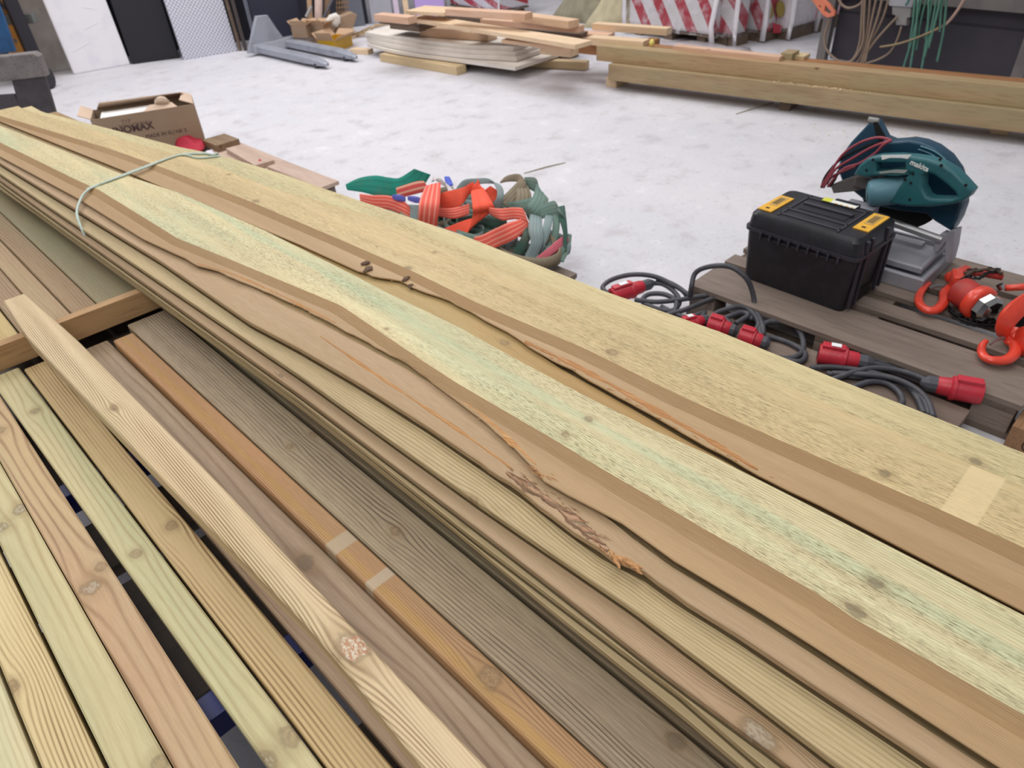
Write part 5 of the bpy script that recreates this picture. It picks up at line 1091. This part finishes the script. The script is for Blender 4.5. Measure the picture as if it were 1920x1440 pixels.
MB().lathe(mc0, ax, [(.03, -.012), (.045, -.008), (.052, .0), (.056, .02), (.058, ax.length*.7), (.066, ax.length*.8), (.062, ax.length)], 28).build('motor', sgl, saw, smooth=True, angle=.7)
MB().lathe(mc0-ax.normalized()*.016, ax, [(.02, 0), (.036, .002), (.036, .012)], 20).build('motor_cap', sg, saw, smooth=True, angle=.7)
pixplate('label_white', [[(1652, 291), (1709, 290), (1702, 298), (1690, 296), (1668, 296), (1654, 300)]], hp0-Vector((.033, 0, 0)), NX, .002, swh, saw, .0004)
pixplate('label_white', [[(1648, 322), (1680, 318), (1702, 319), (1696, 325), (1670, 324), (1650, 326)]], hp0-Vector((.034, 0, 0)), NX, .002, plain('sticker_dull', (150, 158, 154), .5), saw, .0004)
text('lettering', 'makita', .027, frame(pw(1724, 311, hp0-Vector((.0345, 0, 0)), NX), (0, -1, -.22), ZU), swh, saw, .0006, .0006)
for (x, y) in ((1637, 299), (1625, 319), (1712, 326), (1765, 310), (1763, 299), (1811, 347), (1697, 337), (1708, 343), (1706, 374)):
    MB().lathe(pw(x, y, hp0-Vector((.030, 0, 0)), NX), (-1, .1, 0), [(.005, -.002), (.005, .0035)], 10).build('screw', dsk, saw, smooth=True, angle=.6)
MB().box(pw(1640, 345, hp0+Vector((.05, 0, 0)), NX), (.04, .16, .05)).build('gear_housing', plain('saw_dark_grey', (98, 92, 90), .5, .2), saw, bevel=.01)
pixplate('arm', [[(1562, 345), (1600, 330), (1650, 322), (1660, 340), (1610, 356), (1568, 360)]], hp0+Vector((.07, 0, 0)), NX, .05, plain('arm_grey', (104, 98, 96), .5, .3), saw, .006)
redc = plain('red_cable', (150, 66, 78), .5, 0, .4, .2, 20.0)
for i, pth in enumerate(([(1540, 350), (1556, 325), (1580, 290), (1612, 268), (1645, 258), (1670, 262)], [(1544, 352), (1566, 318), (1600, 296), (1635, 276), (1662, 266), (1672, 264)], [(1552, 350), (1580, 318), (1612, 306), (1640, 288), (1656, 272), (1672, 263)], [(1550, 345), (1562, 330), (1590, 318), (1604, 312)])):
    pts = [pw(x, y, gp0-Vector((.075+.008*i, 0, 0)), NX) for x, y in pth]; MB().tube(spline([tuple(p) for p in pts], 8), .0055, 8).build('power_cord', redc if i < 3 else plain('cord_dark_red', (110, 44, 52), .5), saw, smooth=True)
for i, pth in enumerate(([(1540, 352), (1548, 330), (1575, 300), (1620, 276), (1650, 266)], [(1556, 350), (1566, 336), (1572, 320)])):
    pts = [pw(x, y, gp0-Vector((.07+.008*i, 0, 0)), NX) for x, y in pth]; MB().tube(spline([tuple(p) for p in pts], 8), .005, 8).build('power_cord', dsk, saw, smooth=True)

# ---- lever chain hoists
hor = plain('hoist_orange', (226, 70, 48), .35, .05, .5, .2, 14.0, (176, 50, 40), coat=.3); hod = plain('hoist_red_dark', (176, 56, 50), .5, 0, .4, .3, 16.0, (120, 60, 56)); chm = plain('chrome', (190, 188, 186), .12, 1.0, .5, .1, 10.0); chn = plain('dark_chain', (42, 40, 42), .45, .6, .5, .3, 30.0); latch_m = plain('latch_steel', (150, 150, 148), .35, .8, .5, .2, 30.0)
def hook(parent, pix, z, r0=.012, tilt=.02):
    pts = [px(x, y, z) for x, y in pix]; sp = spline([tuple(p) for p in pts], 6); n_ = len(sp)
    rad = [r0*(.45+.75*math.sin(math.pi*min(1, (i/(n_-1))*.75+.05))) for i in range(n_)]
    for i, p in enumerate(sp): p.z += .004
    return MB().tube(sp, rad, 10, flat=.75).build('hook', hor, parent, smooth=True)
def chain(parent, path, n_, r=.010, seed=1):
    rr = random.Random(seed); sp = spline(path, 12); L = len(sp); k = 0
    tot = [0]
    for a, b in zip(sp, sp[1:]): tot.append(tot[-1]+(b-a).length)
    for i in range(n_):
        s = tot[-1]*i/max(1, n_-1); j = max(0, min(L-2, next((q for q, t in enumerate(tot) if t >= s), L-1)-1)); p = sp[j].lerp(sp[j+1], (s-tot[j])/max(1e-6, tot[j+1]-tot[j])); t = (sp[j+1]-sp[j]).normalized()
        side = t.cross(ZU).normalized(); up = side.cross(t).normalized(); w_ = side if i % 2 else (up+side*.3).normalized()
        pts = [p+t*math.cos(a)*r*1.35+w_*math.sin(a)*r*.75 for a in [k*math.pi/5 for k in range(10)]]
        MB().tube(pts, r*.27, 6, closed=True).build('chain_link', chn, parent, smooth=True)
h1_ = empty('chain_hoist', px(1810, 590, .145), 'orange chain hoist with chrome cap and open hook on the pallet', 'chain hoist')
hook(h1_, [(1742, 532), (1733, 540), (1723, 556), (1724, 572), (1738, 583), (1756, 582), (1769, 568), (1770, 552), (1776, 543), (1790, 535)], .165, .016)
rib('hook_latch', [(1743, 541, .175, 2, 5), (1755, 536, .182, 2, 6), (1770, 536, .182, 2, 6)], latch_m, th=.004, parent=h1_)
def lathe_px(nm, a, za, b, zb, prof, mat, parent, seg=24):
    p, q = px(*a, za), px(*b, zb); L = (q-p).length; return MB().lathe(p, q-p, [(r, h*L) for r, h in prof], seg).build(nm, mat, parent, smooth=True, angle=.7)
lathe_px('hook_swivel', (1782, 548), .165, (1796, 536), .175, [(.012, 0), (.022, .15), (.024, .6), (.016, 1)], hor, h1_)
pixp = lambda nm, pts, p0, th_, mat, par, bv=.006: pixplate(nm, [pts], p0, (1, -.6, 0), th_, mat, par, bv)
H0 = px(1800, 580, .165)
MB().box(px(1800, 525, .20), (.09, .07, .06), .4).build('top_bracket', hor, h1_, bevel=.016)
lathe_px('yoke', (1778, 524), .19, (1815, 508), .20, [(.012, 0), (.026, .1), (.028, .9), (.02, 1)], hor, h1_)
HG = px(1826, 562, .21); HA = Vector((-.50, -.86, -.05)).normalized()
MB().lathe(HG-HA*.085, HA, [(.03, 0), (.050, .012), (.054, .03), (.054, .075), (.048, .085)], 28).build('drum_housing', hod, h1_, smooth=True, angle=.7)
MB().lathe(HG, HA, [(.050, 0), (.064, .006), (.066, .016), (.066, .034), (.058, .044), (.05, .046)], 28).build('gear_case', hor, h1_, smooth=True, angle=.7)
MB().lathe(HG+HA*.045, HA, [(.052, 0), (.056, .006), (.055, .03), (.042, .046), (.02, .050)], 8).build('chrome_cap', chm, h1_)
for k in range(3): MB().lathe(HG+HA*.04+Vector((.045*math.cos(k*2.1+1)*-HA.y, .045*math.cos(k*2.1+1)*HA.x, .045*math.sin(k*2.1+1))), HA, [(.007, 0), (.007, .016)], 8).build('bolt', chm, h1_)
lathe_px('spindle', (1878, 542), .23, (1874, 534), .245, [(.012, 0), (.012, 1)], chm, h1_, 12)
a, b = px(1790, 512, .215), px(1880, 520, .225)
MB().tube([a, (a+b)/2+ZU*.01, b], [.010, .013, .012], 10).build('lever_handle', hod, h1_, smooth=True)
for (pa, pb, r) in (((1808, 512), (1875, 505), .006), ((1812, 522), (1838, 540), .006), ((1800, 528), (1830, 505), .007), ((1850, 508), (1880, 514), .007)):
    MB().tube([px(*pa, .235), (px(*pa, .235)+px(*pb, .24))/2+ZU*.006, px(*pb, .24)], r, 8).build('rod', plain('hoist_brown', (84, 66, 56), .6), h1_, smooth=True)
chain(h1_, [tuple(px(x, y, z)) for x, y, z in ((1782, 578, .16), (1796, 590, .165), (1815, 588, .17), (1835, 600, .165), (1850, 596, .165), (1866, 604, .16), (1850, 608, .155), (1825, 604, .155), (1800, 594, .155), (1785, 584, .155), (1800, 600, .153), (1830, 610, .153), (1868, 612, .155))], 56, .010, 2)
chain(h1_, [tuple(px(x, y, z)) for x, y, z in ((1800, 528, .24), (1815, 518, .25), (1835, 522, .25), (1850, 512, .25), (1870, 508, .245), (1858, 504, .24), (1840, 508, .24), (1820, 506, .24))], 22, .009, 3)
h2_ = empty('chain_hoist', px(1900, 650, .145), 'second orange chain hoist with hook, cut by the right picture edge', 'chain hoist')
hook(h2_, [(1848, 641), (1841, 650), (1840, 663), (1850, 674), (1870, 678), (1890, 675), (1903, 662), (1900, 648), (1890, 641), (1893, 630)], .165, .016)
rib('hook_latch', [(1856, 646, .178, 2, 4), (1868, 637, .186, 3, 5), (1884, 633, .186, 3, 6)], latch_m, th=.004, parent=h2_)
lathe_px('hook_swivel', (1895, 636), .17, (1910, 622), .18, [(.014, 0), (.024, .2), (.02, .5), (.026, .8), (.018, 1)], hor, h2_)
rib('lever_handle', [(1930, 560, .30, 20, 18), (1906, 580, .28, 24, 22), (1888, 600, .25, 26, 18), (1880, 618, .21, 26, 8), (1878, 628, .18, 18, 6)], hor, th=.02, parent=h2_)
lathe_px('gear_case', (1915, 640), .19, (1950, 640), .19, [(.03, -.1), (.05, 0), (.055, .3), (.055, 1.0)], hor, h2_, 24)
lathe_px('drum_housing', (1912, 600), .20, (1945, 600), .20, [(.03, 0), (.045, .1), (.045, 1)], chn, h2_, 24)
a, b = px(1886, 540, .22), px(1960, 536, .22); MB().tube([a, b], [.012, .015], 10).build('lever_arm', hor, h2_, smooth=True)
chain(h2_, [tuple(px(x, y, z)) for x, y, z in ((1905, 650, .16), (1925, 655, .16), (1915, 645, .17), (1935, 640, .17))], 14, .010, 5)

# ---- red plug cables
cab = plain('black_cable', (66, 66, 72), .5, 0, .4, .2, 30.0, (92, 90, 92)); plr = plain('plug_red', (190, 42, 58), .42, 0, .5, .2, 30.0, (150, 30, 46)); plg = plain('plug_grey', (78, 78, 84), .5, 0, .4, .2, 30.0)
def cable(pix, parent, r=.0105):
    pts = spline([tuple(px(x, y, z)) for x, y, z in pix], 8); return MB().tube(pts, r, 8).build('cable', cab, parent, smooth=True)
def plug(parent, tip, zt_, back, zb, big=1.0, lab=True, flap=True):
    p, q = px(*tip, zt_), px(*back, zb); ax = q-p; L = ax.length; u_ = ax.normalized()
    o = MB().lathe(p, ax, [(.024*big, 0), (.030*big, .002), (.031*big, L*.10), (.0305*big, L*.42), (.033*big, L*.44), (.033*big, L*.50), (.026*big, L*.53), (.024*big, L*.70), (.018*big, L*.78)], 20).build('plug', plr, parent, smooth=True, angle=.6)
    MB().lathe(p+u_*L*.72, ax, [(.018*big, 0), (.022*big, .003), (.022*big, L*.16), (.014*big, L*.24), (.0115, L*.28)], 10).build('cable_gland', plg, o)
    MB().lathe(p-u_*.001, ax, [(.020*big, 0), (.020*big, .0015)], 18).build('socket', plain('socket_dark', (70, 20, 26), .6), o)
    if flap:
        sd = u_.cross(ZU).normalized(); up = sd.cross(u_).normalized(); up = up if up.z > 0 else -up
        mm = Matrix((u_, sd, up)).transposed(); MB().box(p+u_*L*.25+up*.032*big, (L*.42, .026*big, .012*big), M=mm).build('cover_catch', plr, o, bevel=.003)
        if lab: MB().box(p+u_*L*.28+up*.040*big-sd*0, (L*.18, .018*big, .001), M=mm).build('label', swh, o)
    return o
e1_ = empty('extension_cable', px(1250, 580, .05), 'black cable coil with red plugs, far left, arching above the pallet corner', 'cable')
plug(e1_, (1146, 556), .11, (1226, 530), .12, 1.15)
plug(e1_, (1276, 612), .12, (1330, 598), .11, 1.0)
cable([(1216, 532, .115), (1240, 532, .115), (1262, 545, .11), (1274, 565, .10), (1262, 582, .10), (1235, 580, .10), (1205, 566, .10), (1216, 552, .11), (1246, 552, .115), (1268, 566, .11), (1258, 590, .10), (1220, 588, .10), (1180, 572, .10), (1150, 556, .11), (1130, 540, .12), (1148, 524, .13), (1185, 515, .14), (1225, 518, .14), (1262, 534, .13), (1290, 552, .12), (1298, 558, .12)], e1_)
cable([(1230, 525, .12), (1255, 530, .115), (1280, 545, .11), (1292, 560, .105), (1296, 540, .17), (1304, 512, .22), (1330, 500, .26), (1368, 500, .27), (1398, 520, .24), (1411, 548, .18), (1414, 575, .13), (1408, 600, .11)], e1_)
cable([(1190, 562, .11), (1230, 566, .11), (1275, 562, .115), (1310, 556, .12), (1340, 552, .125), (1370, 550, .13), (1398, 562, .13), (1418, 586, .125), (1430, 612, .12), (1430, 628, .11)], e1_)
cable([(1250, 590, .10), (1280, 582, .11), (1310, 570, .115), (1340, 558, .12)], e1_)
cable([(1240, 575, .095), (1285, 595, .10), (1320, 586, .10), (1310, 600, .10)], e1_)
e2_ = empty('extension_cable', px(1380, 610, .05), 'black cable with two red plugs side by side in the middle', 'cable')
plug(e2_, (1328, 605), .12, (1384, 622), .11, 1.1, lab=False)
plug(e2_, (1386, 627), .12, (1444, 645), .11, 1.1, lab=False)
cable([(1375, 618, .11), (1362, 600, .115), (1340, 590, .12), (1362, 580, .13), (1392, 575, .13), (1412, 588, .125), (1422, 606, .12), (1416, 622, .11)], e2_)
cable([(1350, 600, .11), (1370, 592, .12), (1392, 586, .12), (1402, 592, .12), (1380, 606, .115)], e2_)
cable([(1430, 640, .11), (1425, 618, .115), (1440, 604, .12), (1470, 604, .12), (1496, 618, .11), (1506, 642, .10), (1502, 662, .095), (1480, 672, .092), (1450, 670, .09)], e2_)
cable([(1434, 630, .10), (1460, 636, .095), (1490, 648, .095), (1510, 664, .095), (1500, 678, .10), (1470, 674, .10)], e2_)
e3_ = empty('extension_cable', px(1700, 700, .05), 'black cable coil with red plugs lying nearest the right', 'cable')
plug(e3_, (1534, 662), .125, (1638, 682), .12, 1.2)
plug(e3_, (1842, 738), .125, (1726, 716), .125, 1.25, lab=False)
cable([(1622, 680, .115), (1650, 684, .11), (1690, 690, .11), (1720, 696, .115), (1742, 706, .12)], e3_)
cable([(1520, 690, .10), (1560, 688, .105), (1610, 694, .11), (1660, 706, .11), (1700, 724, .11), (1730, 748, .11), (1742, 778, .10)], e3_)
cable([(1560, 712, .10), (1600, 698, .115), (1640, 690, .12), (1690, 696, .12), (1730, 710, .125), (1736, 716, .125)], e3_)
cable([(1550, 700, .095), (1600, 706, .10), (1650, 708, .10), (1690, 718, .105), (1716, 740, .105), (1732, 775, .10)], e3_)
cable([(1600, 726, .095), (1630, 716, .10), (1660, 718, .10), (1684, 734, .10), (1692, 752, .10), (1684, 764, .10)], e3_)
cable([(1560, 700, .10), (1620, 702, .115), (1670, 708, .12), (1712, 726, .12), (1738, 750, .115), (1750, 782, .105)], e3_)
